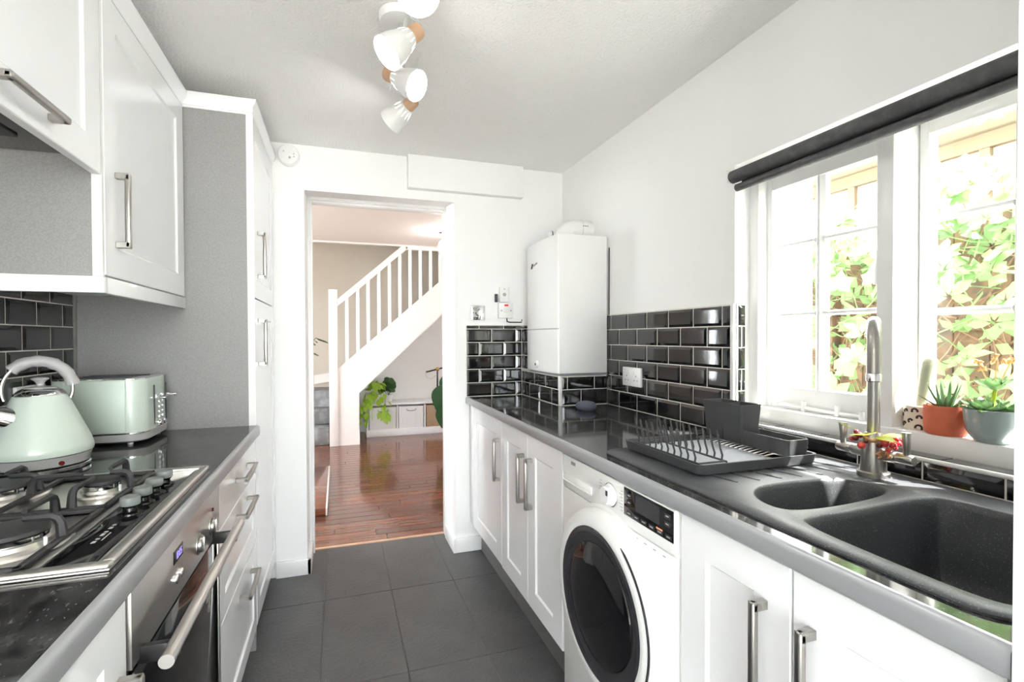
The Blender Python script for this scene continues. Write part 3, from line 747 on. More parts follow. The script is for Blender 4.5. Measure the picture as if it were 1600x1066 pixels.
# ------------------------------------------------------------------ right run
RX = .720                                                    # front of the right doors
SX0, SX1, SY0, SY1 = .752, 1.285, .352, 1.272                 # sink outline
worktop('worktop', .702, XR-.0002, .328, D-.004, 'black speckled worktop running from the doorway to the sink', -1, (.785, 1.235, .372, .87))
c = base('corner_cabinet', (1.0, 2.36, 0), 'white single-door base cabinet beside the doorway')
G().box(RX+.021, BX+.2, 2.118, D-.02, .15, ZW-.04).obj('carcass', M['carc'], c)
G().box(.790, .806, 2.118, D-.02, 0, .15).obj('plinth', M['plinth'], c)
q = shaker(G(), RX, -1, 2.120, 2.612, .178, .855).obj('door', M['door'], c)
barhandle(G(), RX, -1, 2.148, .668, .200).obj('handle', M['steel2'], q)
G().box(RX+.004, RX+.021, 2.614, D-.018, .178, .855, .001).obj('filler', M['carc'], c)
c = base('double_cabinet', (1.0, 1.80, 0), 'white two-door base cabinet between the corner and the washing machine')
G().box(RX+.021, 1.28, 1.480, 2.114, .15, ZW-.04).obj('carcass', M['carc'], c)
G().box(.790, .806, 1.470, 2.114, 0, .15).obj('plinth', M['plinth'], c)
for (a, b, yh) in ((1.797, 2.116, 1.836), (1.482, 1.793, 1.748)):
    q = shaker(G(), RX, -1, a, b, .172, .855).obj('door', M['door'], c)
    barhandle(G(), RX, -1, yh, .668, .200).obj('handle', M['steel2'], q)
G().box(RX+.006, 1.28, 1.462, 1.478, .165, .86).obj('end_panel', M['carc'], c)
c = base('sink_cabinet', (1.0, .6, 0), 'white two-door base cabinet under the sink')
G().box(RX+.021, 1.30, .340, .884, .15, .66).obj('carcass', M['carc'], c)
G().box(.790, .806, .340, .884, 0, .15).obj('plinth', M['plinth'], c)
for (a, b, yh) in ((.614, .886, .665), (.340, .610, .574)):
    q = shaker(G(), RX, -1, a, b, .172, .855).obj('door', M['door'], c)
    barhandle(G(), RX, -1, yh, .674, .205).obj('handle', M['steel2'], q)

# ------------------------------------------------------------------ washing machine
WYc, WZc = 1.172, .508
wm = thing('washing_machine', (1.0, 1.17, 0), 'white front-loading washing machine with a large dark round door', 'washing machine')
g = G(); g.box(RX+.004, 1.28, .893, 1.456, .012, .858, .006, 2); g.obj('body', M['wplas'], wm)
for (x, y) in ((.78, .94), (.78, 1.41), (1.22, .94), (1.22, 1.41)): G().lathe([(.02, 0), (.02, .012)], (x, y, 0), 12).obj('foot', M['black'], wm)
fp = G().box(RX-.010, RX+.004, .893, 1.456, .752, .858, .005, 2).obj('control_panel', M['wplas'], wm)
G().box(RX-.006, RX+.004, .893, 1.456, .03, .748, .004, 2).obj('front_panel', M['wplas'], wm)
ds = G().box(RX-.0115, RX-.009, .897, 1.092, .781, .853, .001).obj('display', M['bglass'], fp)
G().box(RX-.0122, RX-.0112, .945, 1.040, .806, .847).obj('screen', M['screen'], ds)
for i in range(6):
    y = 1.068-i*.031
    G().box(RX-.0122, RX-.0112, y-.011, y+.011, .785, .795).obj('touch_key', M['screen'], ds)
    G().box(RX-.0126, RX-.0120, y-.006, y+.006, .789, .7915).obj('key_print', M['wprint'], ds)
for (y, z_) in ((1.068, .836), (1.068, .818), (.917, .836), (.917, .818)):
    G().box(RX-.0122, RX-.0112, y-.010, y+.010, z_-.006, z_+.006).obj('touch_key', M['screen'], ds)
    G().box(RX-.0126, RX-.0120, y-.005, y+.005, z_-.001, z_+.0015).obj('key_print', M['wprint'], ds)
G().box(RX-.0128, RX-.0118, .934, .956, .7955, .7985).obj('warning_light', M['orange'], ds)
kn = G().lathe([(.030, 0), (.030, .004), (.026, .006), (.0245, .020), (.022, .0225), (0, .023)], (RX-.010, 1.157, .811), 36, (-1, 0, 0)).obj('programme_knob', M['wplas'], fp)
G().lathe([(.0325, 0), (.0325, .0025), (.030, .003)], (RX-.010, 1.157, .811), 36, (-1, 0, 0)).obj('knob_ring', M['chrome'], fp)
G().box(RX-.034, RX-.0325, 1.137, 1.146, .815, .829).obj('knob_mark', M['black'], kn)
g = G()
for i in range(7):
    z_ = .785+i*.0085
    g.box(RX-.0104, RX-.0098, 1.100, 1.100+.008+.004*(i % 3), z_, z_+.0014); g.box(RX-.0104, RX-.0098, 1.205, 1.205+.010+.003*(i % 2), z_, z_+.0014)
g.box(RX-.0104, RX-.0098, 1.275, 1.345, .779, .781)
for i in range(5): g.box(RX-.0064, RX-.0058, .93+i*.036, .94+i*.036, .735, .7375)
g.obj('printing', M['print'], fp)
G().box(RX-.0108, RX-.0098, 1.365, 1.393, .836, .846).obj('badge', M['mgrey'], fp)
G().box(RX-.0112, RX-.0098, 1.262, 1.452, .775, .8, .003).obj('drawer_lip', M['wplas'], fp)
def xl(prof, **q): return G().lathe(prof, (RX-.006, WYc, WZc), 72, (-1, 0, 0), **q)
xl([(.262, 0), (.262, .004), (.255, .006), (.252, .006)]).obj('door_surround', M['wplas'], wm)
dr = xl([(.250, .004), (.250, .022), (.244, .034), (.226, .042), (.212, .044), (.205, .043), (.2045, .036)]).obj('door', M['wplas'], wm)
xl([(.2045, .036), (.204, .043), (.199, .045), (.168, .040), (.162, .037)]).obj('door_rim', M['screen'], dr)
xl([(.162, .037), (.160, .040), (.14, .047), (.10, .052), (.05, .054), (0, .0545)]).obj('door_glass', M['bglass'], dr)
g = G(); pr = []
for i in range(19):
    a = math.radians(-30+i*5.0); pr.append((RX-.006-.039, WYc-.2335*math.cos(a), WZc+.2335*math.sin(a)))
g.tube(pr, [.001]+[.0032]*17+[.001], 6); g.obj('door_grip', M['black'], dr)

# ------------------------------------------------------------------ sink
def smooth_loop(P, it=2):
    for _ in range(it):
        Q = []
        for i in range(len(P)):
            a, b = Vector(P[i]), Vector(P[(i+1) % len(P)]); Q += [tuple(a*.75+b*.25), tuple(a*.25+b*.75)]
        P = Q
    return P
def area(P): return sum(P[i][0]*P[(i+1) % len(P)][1]-P[(i+1) % len(P)][0]*P[i][1] for i in range(len(P)))/2
def inset(P, d):
    """move every point inward by d (counter-clockwise loop)"""
    Q = []; n = len(P)
    for i in range(n):
        a, b, c_ = Vector(P[i-1]), Vector(P[i]), Vector(P[(i+1) % n])
        t_ = (c_-a); t_ = t_.normalized() if t_.length else Vector((1, 0)); nrm = Vector((-t_.y, t_.x)); Q.append(tuple(b+nrm*d))
    return Q
main = smooth_loop([(.783, .372), (.783, .52), (.793, .655), (.83, .680), (.95, .678), (1.08, .690), (1.17, .690), (1.205, .66), (1.212, .52), (1.205, .372), (1.16, .366), (.83, .366)], 3)
half = smooth_loop([(.815, .716), (.88, .698), (1.0, .700), (1.12, .718), (1.168, .755), (1.150, .825), (1.09, .850), (.96, .860), (.875, .845), (.82, .785)], 3)
for P in (main, half):
    if area(P) < 0: P.reverse()
s = thing('sink', (1.02, .81, ZW), 'black composite one-and-a-half bowl sink with drainer, set in the worktop', 'sink')
zs = ZW+.007
g = G(); outer = rrect(SX0, SX1, SY0, SY1, .045, 8)
E_ = []
loops = []
for P in (outer, main, half):
    r = g.ring([(p[0], p[1], zs) for p in P]); loops.append(r)
    for i in range(len(r)): E_.append(g.bm.edges.new((r[i], r[(i+1) % len(r)])))
bmesh.ops.triangle_fill(g.bm, use_beauty=True, use_dissolve=False, edges=E_)
def skirt_loops(g, r0, P, steps, cap=True):
    prev = r0
    for d, zz in steps:
        Q = inset(P, d) if d else P
        r = g.ring([(p[0], p[1], zz) for p in Q]); g.bridge(prev, r); prev = r
    if cap: g.cap(prev)
o2 = rrect(SX0-.005, SX1+.005, SY0-.005, SY1+.005, .05, 8)
r2 = g.ring([(p[0], p[1], zs-.003) for p in o2]); g.bridge(loops[0], r2); r3 = g.ring([(p[0], p[1], ZW+.0005) for p in o2]); g.bridge(r2, r3)
skirt_loops(g, loops[1], main, [(.003, zs-.001), (.007, zs-.006), (.010, zs-.016), (.020, ZW-.13), (.028, ZW-.165), (.050, ZW-.180), (.09, ZW-.185)])
skirt_loops(g, loops[2], half, [(.003, zs-.001), (.006, zs-.005), (.009, zs-.014), (.016, ZW-.075), (.024, ZW-.10), (.042, ZW-.108), (.055, ZW-.110)])
g.obj('basin', M['sink'], s, sharp=50)
for (x, y, zz, r) in ((1.0, .52, ZW-.185, .042), (.99, .775, ZW-.110, .030)):
    G().lathe([(r, 0), (r, .002), (r*.8, .0025), (r*.7, .0005), (0, .0005)], (x, y, zz+.0005), 28).obj('waste', M['steel2'], s)
for i in range(7):                                            # raised drainer ribs
    x = .86+.055*i
    g = G(); g.tube([(x, 1.23, zs-.001), (x, 1.05, zs), (x+.004*i, .95, zs+.001), (x+.015+.006*i, .885-.004*i, zs-.001)], [.004, .005, .006, .004], 8)
    for v in g.bm.verts: v.co.z = zs-.002+(v.co.z-zs+.002)*.7
    g.obj('drainer_rib', M['sink'], s, sharp=60)

# ------------------------------------------------------------------ tap
tx, ty = 1.228, .826
t = thing('kitchen_tap', (tx, ty, zs), 'brushed steel swan-neck tap with two lever handles behind the sink', 'tap')
G().lathe([(.033, 0), (.033, .010), (.031, .012), (.027, .012), (.0255, .04), (.0225, .075), (.0195, .098), (.0165, .104)], (tx, ty, zs), 40).obj('body', M['steel2'], t)
dv = Vector((-.83, -.557, 0))
pts = [Vector((tx, ty, zs+.100+.03*i)) for i in range(7)]
top = zs+.300; Rr = .070
for i in range(1, 13):
    a = PI*i/12; pts.append(Vector((tx, ty, top))+dv*(Rr-Rr*math.cos(a))+Vector((0, 0, Rr*math.sin(a)*1.0)))
pts.append(pts[-1]+Vector((0, 0, -.045)))
pts = pts[:7]+[Vector((tx, ty, top-.01))]+pts[7:]
G().tube(pts, .0128, 20).obj('spout', M['steel2'], t)
e = pts[-1]
sp = G().lathe([(.0128, 0), (.0142, -.002), (.0142, -.016), (.0125, -.018), (0, -.018)], e, 24).obj('aerator', M['chrome'], t)
for s_ in (1, -1):
    z_ = zs+.055
    d = Vector((0, s_, 0))
    b0 = Vector((tx, ty, z_))
    G().tube([b0+d*.015, b0+d*.030, b0+d*.048, b0+d*.050], [.0145, .0145, .0135, .012], 20).obj('valve', M['steel2'], t)
    hl_ = G().tube([b0+d*.050, b0+d*.054, b0+d*.084, b0+d*.087], [.0105, .0118, .0118, .010], 20)
    h2 = hl_.obj('handle', M['steel2'], t)
    bl = b0+d*.072
    G().tube([bl+Vector((0, 0, .008)), bl+Vector((0, 0, .03)), bl+Vector((-.002, 0, .060)), bl+Vector((-.002, 0, .062))], [.0068, .0075, .0098, .0090], 18).obj('lever', M['steel2'], h2)

# berry wreath around the tap neck
rng = random.Random(11)
b = thing('berry_wreath', (tx, ty, zs+.105), 'small wreath of red berries wound round the neck of the tap', 'wreath')
G().tube([(tx+.030*math.cos(a), ty+.030*math.sin(a), zs+.094+.006*math.sin(a*3)) for a in [2*PI*i/20 for i in range(20)]], .004, 7, True).obj('twig_ring', M['husk'], b)
lv = Vector((.53, -.80, 0)).normalized(); fv = Vector((-.80, -.53, 0))       # along the picture, towards the room
BE = [(-.034, .030, -.002, .0075, 1), (-.026, .034, .006, .0072, 1), (-.040, .022, -.006, .0065, 0), (-.022, .036, -.018, .0088, 0), (-.032, .026, .012, .006, 1), (-.012, .036, -.006, .006, 1),
      (.022, .034, -.008, .0092, 0), (.036, .026, -.012, .0085, 0), (.046, .018, -.008, .007, 0), (.050, .012, -.002, .006, 1), (.028, .036, -.022, .0062, 0), (.040, .024, -.018, .006, 0), (.012, .038, -.014, .006, 1), (.042, .020, .002, .006, 0)]
for (l, f_, dz, r, kd) in BE:
    p = Vector((tx, ty, zs+.094))+lv*l+fv*f_+Vector((0, 0, dz))
    G().sph(p, r, 14, 9).obj('berry', M['berry2' if kd else 'berry'], b)
for k_ in range(10):
    a = rng.random()*.9-.2; p = Vector((tx, ty, zs+.086))+lv*(.012+.02*rng.random())+fv*(.030+.008*rng.random())+Vector((0, 0, -.014-.016*rng.random()))
    G().tube([p, p+lv*(.004-.012*rng.random())+Vector((0, 0, -.006)), p+lv*.012*(rng.random()-.3)+Vector((0, 0, -.012*rng.random()))], [.0025, .004, .0015], 6).obj('husk', M['husk'], b)
def leafmesh(name, mt, L, W, fold=.15, curl=.15, n=6, tipw=1.0):
    """one leaf along +x, slightly folded along its rib"""
    g = G(); rows = []
    for i in range(n+1):
        u = i/n; w = W*math.sin(PI*min(1, (u*.96+.02))**.85)*tipw; zz = -curl*L*u*u
        rows.append(g.ring([(L*u, -w, zz+fold*w), (L*u, 0, zz), (L*u, w, zz+fold*w)]))
    for p, q in zip(rows, rows[1:]): g.bridge(p, q, False)
    return g.mesh(name, mt, 60)
ylf = leafmesh('leaf', M['yleaf'], .046, .011)
for (l, f_, dz, rz, ry) in ((.014, .028, .006, -1.05, -.25), (-.006, .034, .006, 2.6, -.15), (-.012, .030, .004, -2.2, -.5), (.004, .036, .004, -1.6, -.1), (-.03, .02, .012, 1.9, -.5)):
    p = Vector((0, 0, -.011+dz))+lv*l+fv*f_
    inst('leaf', ylf, b, p, (.3, ry, rz))

# ------------------------------------------------------------------ drying rack
r = thing('dish_rack', (1.0, 1.10, zs), 'charcoal dish drying rack with wire plate holder on the drainer', 'dish rack')
ax0, ax1, ay0, ay1 = .822, 1.198, .945, 1.262
g = G(); zb = zs+.004
def tray(g, x0, x1, y0, y1, z0, h, t_, rr=.02):
    a = [(x0, x1, y0, y1, rr, z0), (x0-.004, x1+.004, y0-.004, y1+.004, rr, z0+h), (x0-.004+t_, x1+.004-t_, y0-.004+t_, y1+.004-t_, rr*.8, z0+h), (x0+t_, x1-t_, y0+t_, y1-t_, rr*.8, z0+.005)]
    return shell(g, a)
tray(g, ax0, ax1, ay0, ay1, zb, .024, .006).obj('tray', M['dgrey'], r)
mt_ = mat('ribbed tray mat with reflection', (.60, .62, .66), .3, spec=.5)  # colour lightened to carry the bright reflection on the mat
g = G()
for i in range(34):
    x = ax0+.018+i*.0078
    if x < 1.10: g.box(x, x+.0052, ay0+.016, ay1-.016, zb+.0055, zb+.0085, .001, 1)
mo = g.obj('ribbed_mat', mt_, r); mo['kind'] = 'stuff'
G().box(ax0+.012, 1.105, ay0+.012, ay1-.012, zb+.0045, zb+.006).obj('drip_plate', mt_, r)
for (x, y) in ((ax0+.03, ay0+.03), (ax0+.03, ay1-.03), (ax1-.03, ay0+.03), (ax1-.03, ay1-.03)): G().lathe([(.010, 0), (.011, .005)], (x, y, zs), 12).obj('foot', M['black'], r)
def wirepts(g, x, y0, y1, zz): g.tube([(x, y0-.006, zz-.012), (x, y0, zz), (x, y1, zz), (x, y1+.006, zz-.012)], .0028, 7)
g = G(); zw = zb+.022
for x in (.836, .918): wirepts(g, x, .962, 1.225, zw)
for y in (.966, 1.221): g.tube([(.836, y, zw), (.918, y, zw)], .0026, 7)
wr_ = g.obj('wire_frame', M['wire'], r)
for j, x in enumerate((.836, .918)):
    for i in range(10):
        y = .978+i*.0258
        G().tube([(x, y, zw), (x+.002, y, zw+.012), (x-.002, y+.003, zw+.030), (x-.008, y+.006, zw+.068), (x-.009, y+.0065, zw+.074)], [.0024, .0026, .0026, .0025, .0016], 7).obj('prong', M['wire'], wr_)
# cutlery tower and trough along the back
def tub(g, x0, x1, y0, y1, z0, z1, t_=.0035, fl=.006):
    a = [(x0, x1, y0, y1, .008, z0), (x0-fl, x1+fl, y0-fl, y1+fl, .008, z1), (x0-fl+t_, x1+fl-t_, y0-fl+t_, y1+fl-t_, .006, z1), (x0+t_, x1-t_, y0+t_, y1-t_, .006, z0+.004)]
    return shell(g, a, n=4)
tub(G(), 1.118, 1.186, .962, 1.118, zb+.014, zb+.060, fl=.003).obj('trough', M['dgrey'], r)
ct = tub(G(), 1.122, 1.182, 1.118, 1.262, zb+.014, zb+.132, fl=.008).obj('cutlery_box', M['dgrey'], r)
G().box(1.118, 1.186, 1.188, 1.192, zb+.02, zb+.128).obj('divider', M['dgrey'], ct)
g = G()
for i in range(16):
    y = .975+i*.0165; g.tube([(1.050, y, zb+.022), (1.085, y+.002, zb+.026), (1.116, y+.003, zb+.018)], .0017, 6)
wo_ = g.obj('back_wires', M['steel2'], r); wo_['kind'] = 'stuff'

# smart speaker
s = thing('speaker', (1.115, 2.035, ZW), 'small round slate blue fabric speaker on the worktop by the boiler', 'speaker')
G().lathe([(.030, 0), (.040, .002), (.047, .010), (.049, .019), (.046, .029), (.036, .037), (.018, .041), (0, .042)], (1.115, 2.035, ZW), 40).obj('fabric_shell', M['sfab'], s)
G().lathe([(.034, 0), (.0345, .0015), (.030, .0016)], (1.115, 2.035, ZW), 32).obj('base_ring', M['black'], s)
socket('wall_socket', (XR-.009, 1.950, 1.057), -PI/2, 'white double socket on the black tiles between boiler and window', .146, .088)

# ------------------------------------------------------------------ boiler and flue
bx0, by0, by1, bz0, bz1 = 1.032, 2.176, 2.585, 1.050, 1.757
b = thing('boiler', (1.18, 2.38, 1.05), 'white wall-hung boiler over the tiled corner', 'boiler')
def bowed(g, z0, z1, bow=.012):
    """casing with a slightly bowed front"""
    P = [(bx0+.014, by0+.0005)]
    for i in range(13):
        u = i/12; P.append((bx0+.006-bow*math.sin(PI*u), by0+.004+(by1-by0-.008)*u))
    P += [(bx0+.014, by1-.0005)]
    return g.prism(P, 'z', z0, z1)
G().box(bx0+.012, XR-.012, by0, by1, bz0+.012, bz1, .002).obj('casing', M['wplas'], b)
bowed(G(), 1.289, bz1-.001).obj('front_cover', M['wplas'], b)
bowed(G(), bz0+.013, 1.284).obj('lower_cover', M['wplas'], b)
bowed(G(), 1.283, 1.290, .002).obj('seam', M['lgrey'], b)
G().box(bx0+.02, XR-.01, by0+.012, by1-.012, bz0, bz0+.014).obj('base_plate', M['mgrey'], b)
kn = G().lathe([(.020, 0), (.021, .004), (.016, .010), (.012, .011)], (bx0-.004, 2.415, 1.098), 24, (-1, 0, 0)).obj('control_knob', M['wplas'], b)
G().lathe([(.0075, .010), (.0075, .0125), (0, .0126)], (bx0-.004, 2.415, 1.098), 16, (-1, 0, 0)).obj('knob_centre', M['black'], kn)
g = G(); xx = bx0-.0065
g.prism([(2.485, 1.622), (2.495, 1.622), (2.482, 1.648), (2.470, 1.648)], 'x', xx-.0015, xx+.004); g.obj('logo', M['black'], b)
g = G()
for i in range(5): g.prism([(2.455-i*.011, 1.632+i*.002), (2.463-i*.011, 1.632+i*.002), (2.460-i*.011, 1.639+i*.002), (2.452-i*.011, 1.639+i*.002)], 'x', xx-.0012-.0005*i, xx+.002)
g.obj('lettering', M['print'], b)
f = thing('flue', (1.19, 2.40, bz1), 'white flue elbow on top of the boiler, running into the wall', 'flue')
fc = Vector((1.175, 2.375, bz1))
G().lathe([(.058, 0), (.058, .012), (.052, .014), (.051, .04)], fc, 32).obj('collar', M['wplas'], f)
pt = [fc+Vector((0, 0, .02))]
for i in range(9):
    a = PI/2*i/8; pt.append(fc+Vector((.055-.055*math.cos(a), -.0*math.sin(a), .038+.035*math.sin(a))))
pt.append(fc+Vector((XR-1.175, 0, .073)))
G().tube(pt, .050, 28).obj('elbow', M['wplas'], f)
G().lathe([(.050, 0), (.0535, .001), (.0535, .028), (.050, .029)], fc+Vector((.085, 0, .073)), 32, (1, 0, 0)).obj('joint_band', M['wplas'], f)
for dy in (-.012, .0, .012):
    G().cyl(fc+Vector((.097+dy, -.0525, .083)), fc+Vector((.097+dy, -.0545, .083)), .0035, n=10).obj('screw', M['mgrey'], f)
cp = G().lathe([(.017, 0), (.018, .003), (.018, .016), (.014, .020), (0, .0205)], fc+Vector((-.052, .045, .048)), 20, (-1, 0, 0)).obj('test_cap', M['wplas'], f)
G().lathe([(.0185, .004), (.019, .005), (.019, .008), (.0185, .009)], fc+Vector((-.052, .045, .048)), 20, (-1, 0, 0)).obj('cap_seal', M['black'], cp)
pc = thing('wall_cable', (XR, 2.17, 1.45), 'thin dark cable running down the wall at the near edge of the boiler', 'cable')
G().tube([(XR-.004, 2.168, 1.70), (XR-.005, 2.168, 1.5), (XR-.004, 2.168, 1.08), (XR-.010, 2.172, 1.03)], .0028, 6).obj('cable', M['cable'], pc)

# ------------------------------------------------------------------ things on the back wall
sw = thing('cooker_switch', (.780, D, 1.388), 'square polished chrome rotary switch above the tiles', 'switch')
G().box(.738, .822, D-.007, D, 1.346, 1.430, .002).obj('plate', M['chrome'], sw)
G().lathe([(.019, 0), (.018, .004), (.015, .015), (0, .016)], (.781, D-.007, 1.388), 28, (0, -1, 0)).obj('knob', M['chrome'], sw)
for x in (.750, .811): G().lathe([(.004, 0), (.0035, .0012), (0, .0014)], (x, D-.007, 1.388), 10, (0, -1, 0)).obj('screw', M['mgrey'], sw)
fs = thing('fused_switch', (.947, D, 1.405), 'white fused switch with a red neon below the remote control', 'switch')
G().box(.902, .990, D-.026, D, 1.358, 1.448, .003).obj('box', M['wplas'], fs)
G().box(.936, .960, D-.0285, D-.0255, 1.428, 1.438, .001).obj('neon', M['red'], fs)
G().box(.932, .962, D-.029, D-.0255, 1.390, 1.414, .002).obj('rocker', M['wplas'], fs)
for x in (.918, .976): G().lathe([(.0042, 0), (.004, .0012), (0, .0014)], (x, D-.026, 1.402), 10, (0, -1, 0)).obj('screw', M['mgrey'], fs)
g = G(); g.tube([(.955, D-.012, 1.360), (.957, D-.012, 1.338), (.975, D-.010, 1.334), (1.05, D-.008, 1.334), (1.053, D-.008, 1.352)], .0035, 7); g.obj('cable', M['cable'], fs)
rm = thing('remote_control', (.935, D, 1.50), 'slim white remote in a wall holder above the fused switch', 'remote')
G().box(.908, .968, D-.020, D, 1.452, 1.545, .006, 3).obj('case', M['wplas'], rm)
G().lathe([(.011, 0), (.010, .0015), (0, .0018)], (.939, D-.020, 1.497), 20, (0, -1, 0)).obj('button', M['lgrey'], rm)
G().lathe([(.0028, 0), (.0025, .001), (0, .0012)], (.939, D-.020, 1.529), 10, (0, -1, 0)).obj('led', M['black'], rm)
kh = thing('wall_catch', (.890, D, 1.475), 'small black magnetic catch on the wall left of the remote', 'catch')
G().box(.883, .899, D-.016, D, 1.452, 1.500, .002).obj('body', M['black'], kh)
G().box(.886, .896, D-.0175, D-.0155, 1.458, 1.494, .001).obj('face', M['dgrey'], kh)
al = thing('carbon_monoxide_alarm', (-.235, D, 2.187), 'round white alarm on the wall beside the tall unit', 'alarm')
ac = (-.235, D, 2.187)
G().lathe([(.056, 0), (.056, .006)], ac, 40, (0, -1, 0)).obj('backplate', M['wplas'], al)
G().lathe([(.0545, .006), (.053, .026), (.047, .033), (.03, .036), (0, .0365)], ac, 40, (0, -1, 0)).obj('cover', M['wplas'], al)
G().lathe([(.006, 0), (.0055, .002), (0, .0022)], (-.228, D-.036, 2.170), 14, (0, -1, 0)).obj('test_button', M['lgrey'], al)
for (x, z_) in ((-.208, 2.19), (-.208, 2.176), (-.257, 2.2)): G().box(x-.003, x+.003, D-.0362, D-.034, z_-.003, z_+.003).obj('vent', M['lgrey'], al)

# ------------------------------------------------------------------ roller blind
bl = thing('roller_blind', (1.297, .86, 1.78), 'charcoal roller blind rolled up above the window', 'blind')
G().cyl((1.300, .345, 1.792), (1.300, 1.338, 1.792), .0215, n=32).obj('roll', M['blind'], bl)
G().cyl((1.303, .345, 1.752), (1.303, 1.322, 1.752), .0125, n=24).obj('bottom_bar', M['blind'], bl)
G().box(1.3215, 1.3225, .35, 1.320, 1.752, 1.792).obj('fabric', M['blind'], bl)
G().box(1.279, XR, 1.340, 1.344, 1.772, 1.815, .001).obj('bracket', M['wplas'], bl)
G().box(1.31, XR, .340, 1.340, 1.813, 1.818, .001).obj('head_rail', M['wplas'], bl)

# ------------------------------------------------------------------ plants on the sill
SZ = 1.0025
rng = random.Random(5)
def pot(root, prof, mt, c, n=44):
    return G().lathe(prof, (c[0], c[1], SZ), n).obj('pot', mt, root)
# cactus
cc = (1.440, .853)
p = thing('potted_cactus', (cc[0], cc[1], SZ), 'tall slim pale cactus in a cream pot printed with dark arches', 'potted plant')
po = pot(p, [(.031, 0), (.0335, .001), (.034, .003), (.034, .060), (.0325, .0615), (.031, .060), (.031, .05)], M['cream'], cc)
G().lathe([(.031, .052), (.02, .054), (0, .055)], (cc[0], cc[1], SZ), 24, caps=False).obj('soil', M['soil'], p)
va = math.atan2(-cc[1], -cc[0])                               # side facing the room
def arch(a, zz, tilt, sz):
    g = G(); P = []
    for i in range(11):
        q = PI*i/10; u = sz*math.cos(q); v = sz*math.sin(q)*1.05; 
        if i in (0, 10): v -= sz*.45
        uu = u*math.cos(tilt)-v*math.sin(tilt); vv = u*math.sin(tilt)+v*math.cos(tilt)
        P.append(Vector((cc[0]+.0336*math.cos(a+uu/.034), cc[1]+.0336*math.sin(a+uu/.034), SZ+zz+vv)))
    g.tube(P, .0027, 6); g.obj('arch_print', M['ink'], po)
for (da, zz, ti, sz) in ((-1.0, .046, .3, .0045), (-.35, .048, .1, .0058), (.35, .046, -.2, .0058), (.95, .045, .2, .0055), (-.62, .022, .6, .0045), (-.08, .032, 0, .0048), (.55, .026, -.2, .0062), (-1.15, .012, .7, .005), (-.12, .006, -.2, .0066), (.78, .008, .5, .0055), (1.3, .03, 0, .005), (-1.45, .034, 0, .005), (1.2, .012, 0, .005)):
    arch(va+da, zz, ti, sz)
cb = [Vector((cc[0], cc[1], SZ+.045)), Vector((cc[0]-.001, cc[1]-.002, SZ+.07)), Vector((cc[0]+.001, cc[1]-.008, SZ+.11)), Vector((cc[0]+.002, cc[1]-.013, SZ+.15)), Vector((cc[0]+.002, cc[1]-.016, SZ+.172)), Vector((cc[0]+.002, cc[1]-.017, SZ+.180)), Vector((cc[0]+.002, cc[1]-.0175, SZ+.184))]
cs = G().tube(cb, [.009, .0105, .0125, .0135, .0125, .0085, .002], 16).obj('stem', M['cact'], p)
g = G()
for i in range(620):
    t_ = rng.random()*.97; f_ = t_*(len(cb)-1); k = min(int(f_), len(cb)-2); c_ = cb[k].lerp(cb[k+1], f_-k); rr = .0105+.003*min(1, t_*1.6) if t_ < .78 else .0125*(1-t_)/.22+.002
    a = rng.random()*2*PI; d = Vector((math.cos(a), math.sin(a), rng.uniform(-.3, .5))).normalized(); b0 = c_+Vector((d.x, d.y, 0)).normalized()*rr*.95
    e = b0+d*rng.uniform(.003, .0065); s_ = Vector((-d.y, d.x, 0))*.0004
    g.bm.faces.new(g.ring([b0-s_, b0+s_, e]))
sp = g.obj('spines', M['spine'], cs); sp['kind'] = 'stuff'
# aloe
ca = (1.412, .783)
p = thing('potted_aloe', (ca[0], ca[1], SZ), 'small spiky aloe in a round terracotta pot', 'potted plant')
pot(p, [(.033, 0), (.037, .002), (.041, .012), (.042, .03), (.042, .070), (.041, .072), (.039, .070), (.038, .058)], M['terra'], ca)
G().lathe([(.038, .060), (.02, .063), (0, .064)], (ca[0], ca[1], SZ), 24, caps=False).obj('soil', M['soil'], p)
def spike(L, W, T, curl):
    g = G(); R_ = []
    for i in range(7):
        u = i/6; w = W*(1-u)**.7*(1 if u > 0 else .8)+.0003; th = T*(1-u)**.8+.0002; zz = curl*L*u*u; x = L*u
        R_.append(g.ring([(x, -w, zz+th*.6), (x, 0, zz-th), (x, w, zz+th*.6), (x, 0, zz+th*.15)]))
    for a, b in zip(R_, R_[1:]): g.bridge(a, b)
    g.cap(R_[0], True); g.cap(R_[-1]); return g.mesh('leaf', M['aloe'], 60)
sk = [spike(.072, .0062, .0035, .12), spike(.058, .0058, .0035, -.05), spike(.045, .005, .003, -.15)]
for i in range(22):
    a = i*2.39996; tl_ = i/21; el = math.radians(74-52*tl_)
    inst('leaf', sk[0 if tl_ < .45 else (1 if tl_ < .8 else 2)], p, (.006*math.cos(a), .006*math.sin(a), .060), (0, -el, a))
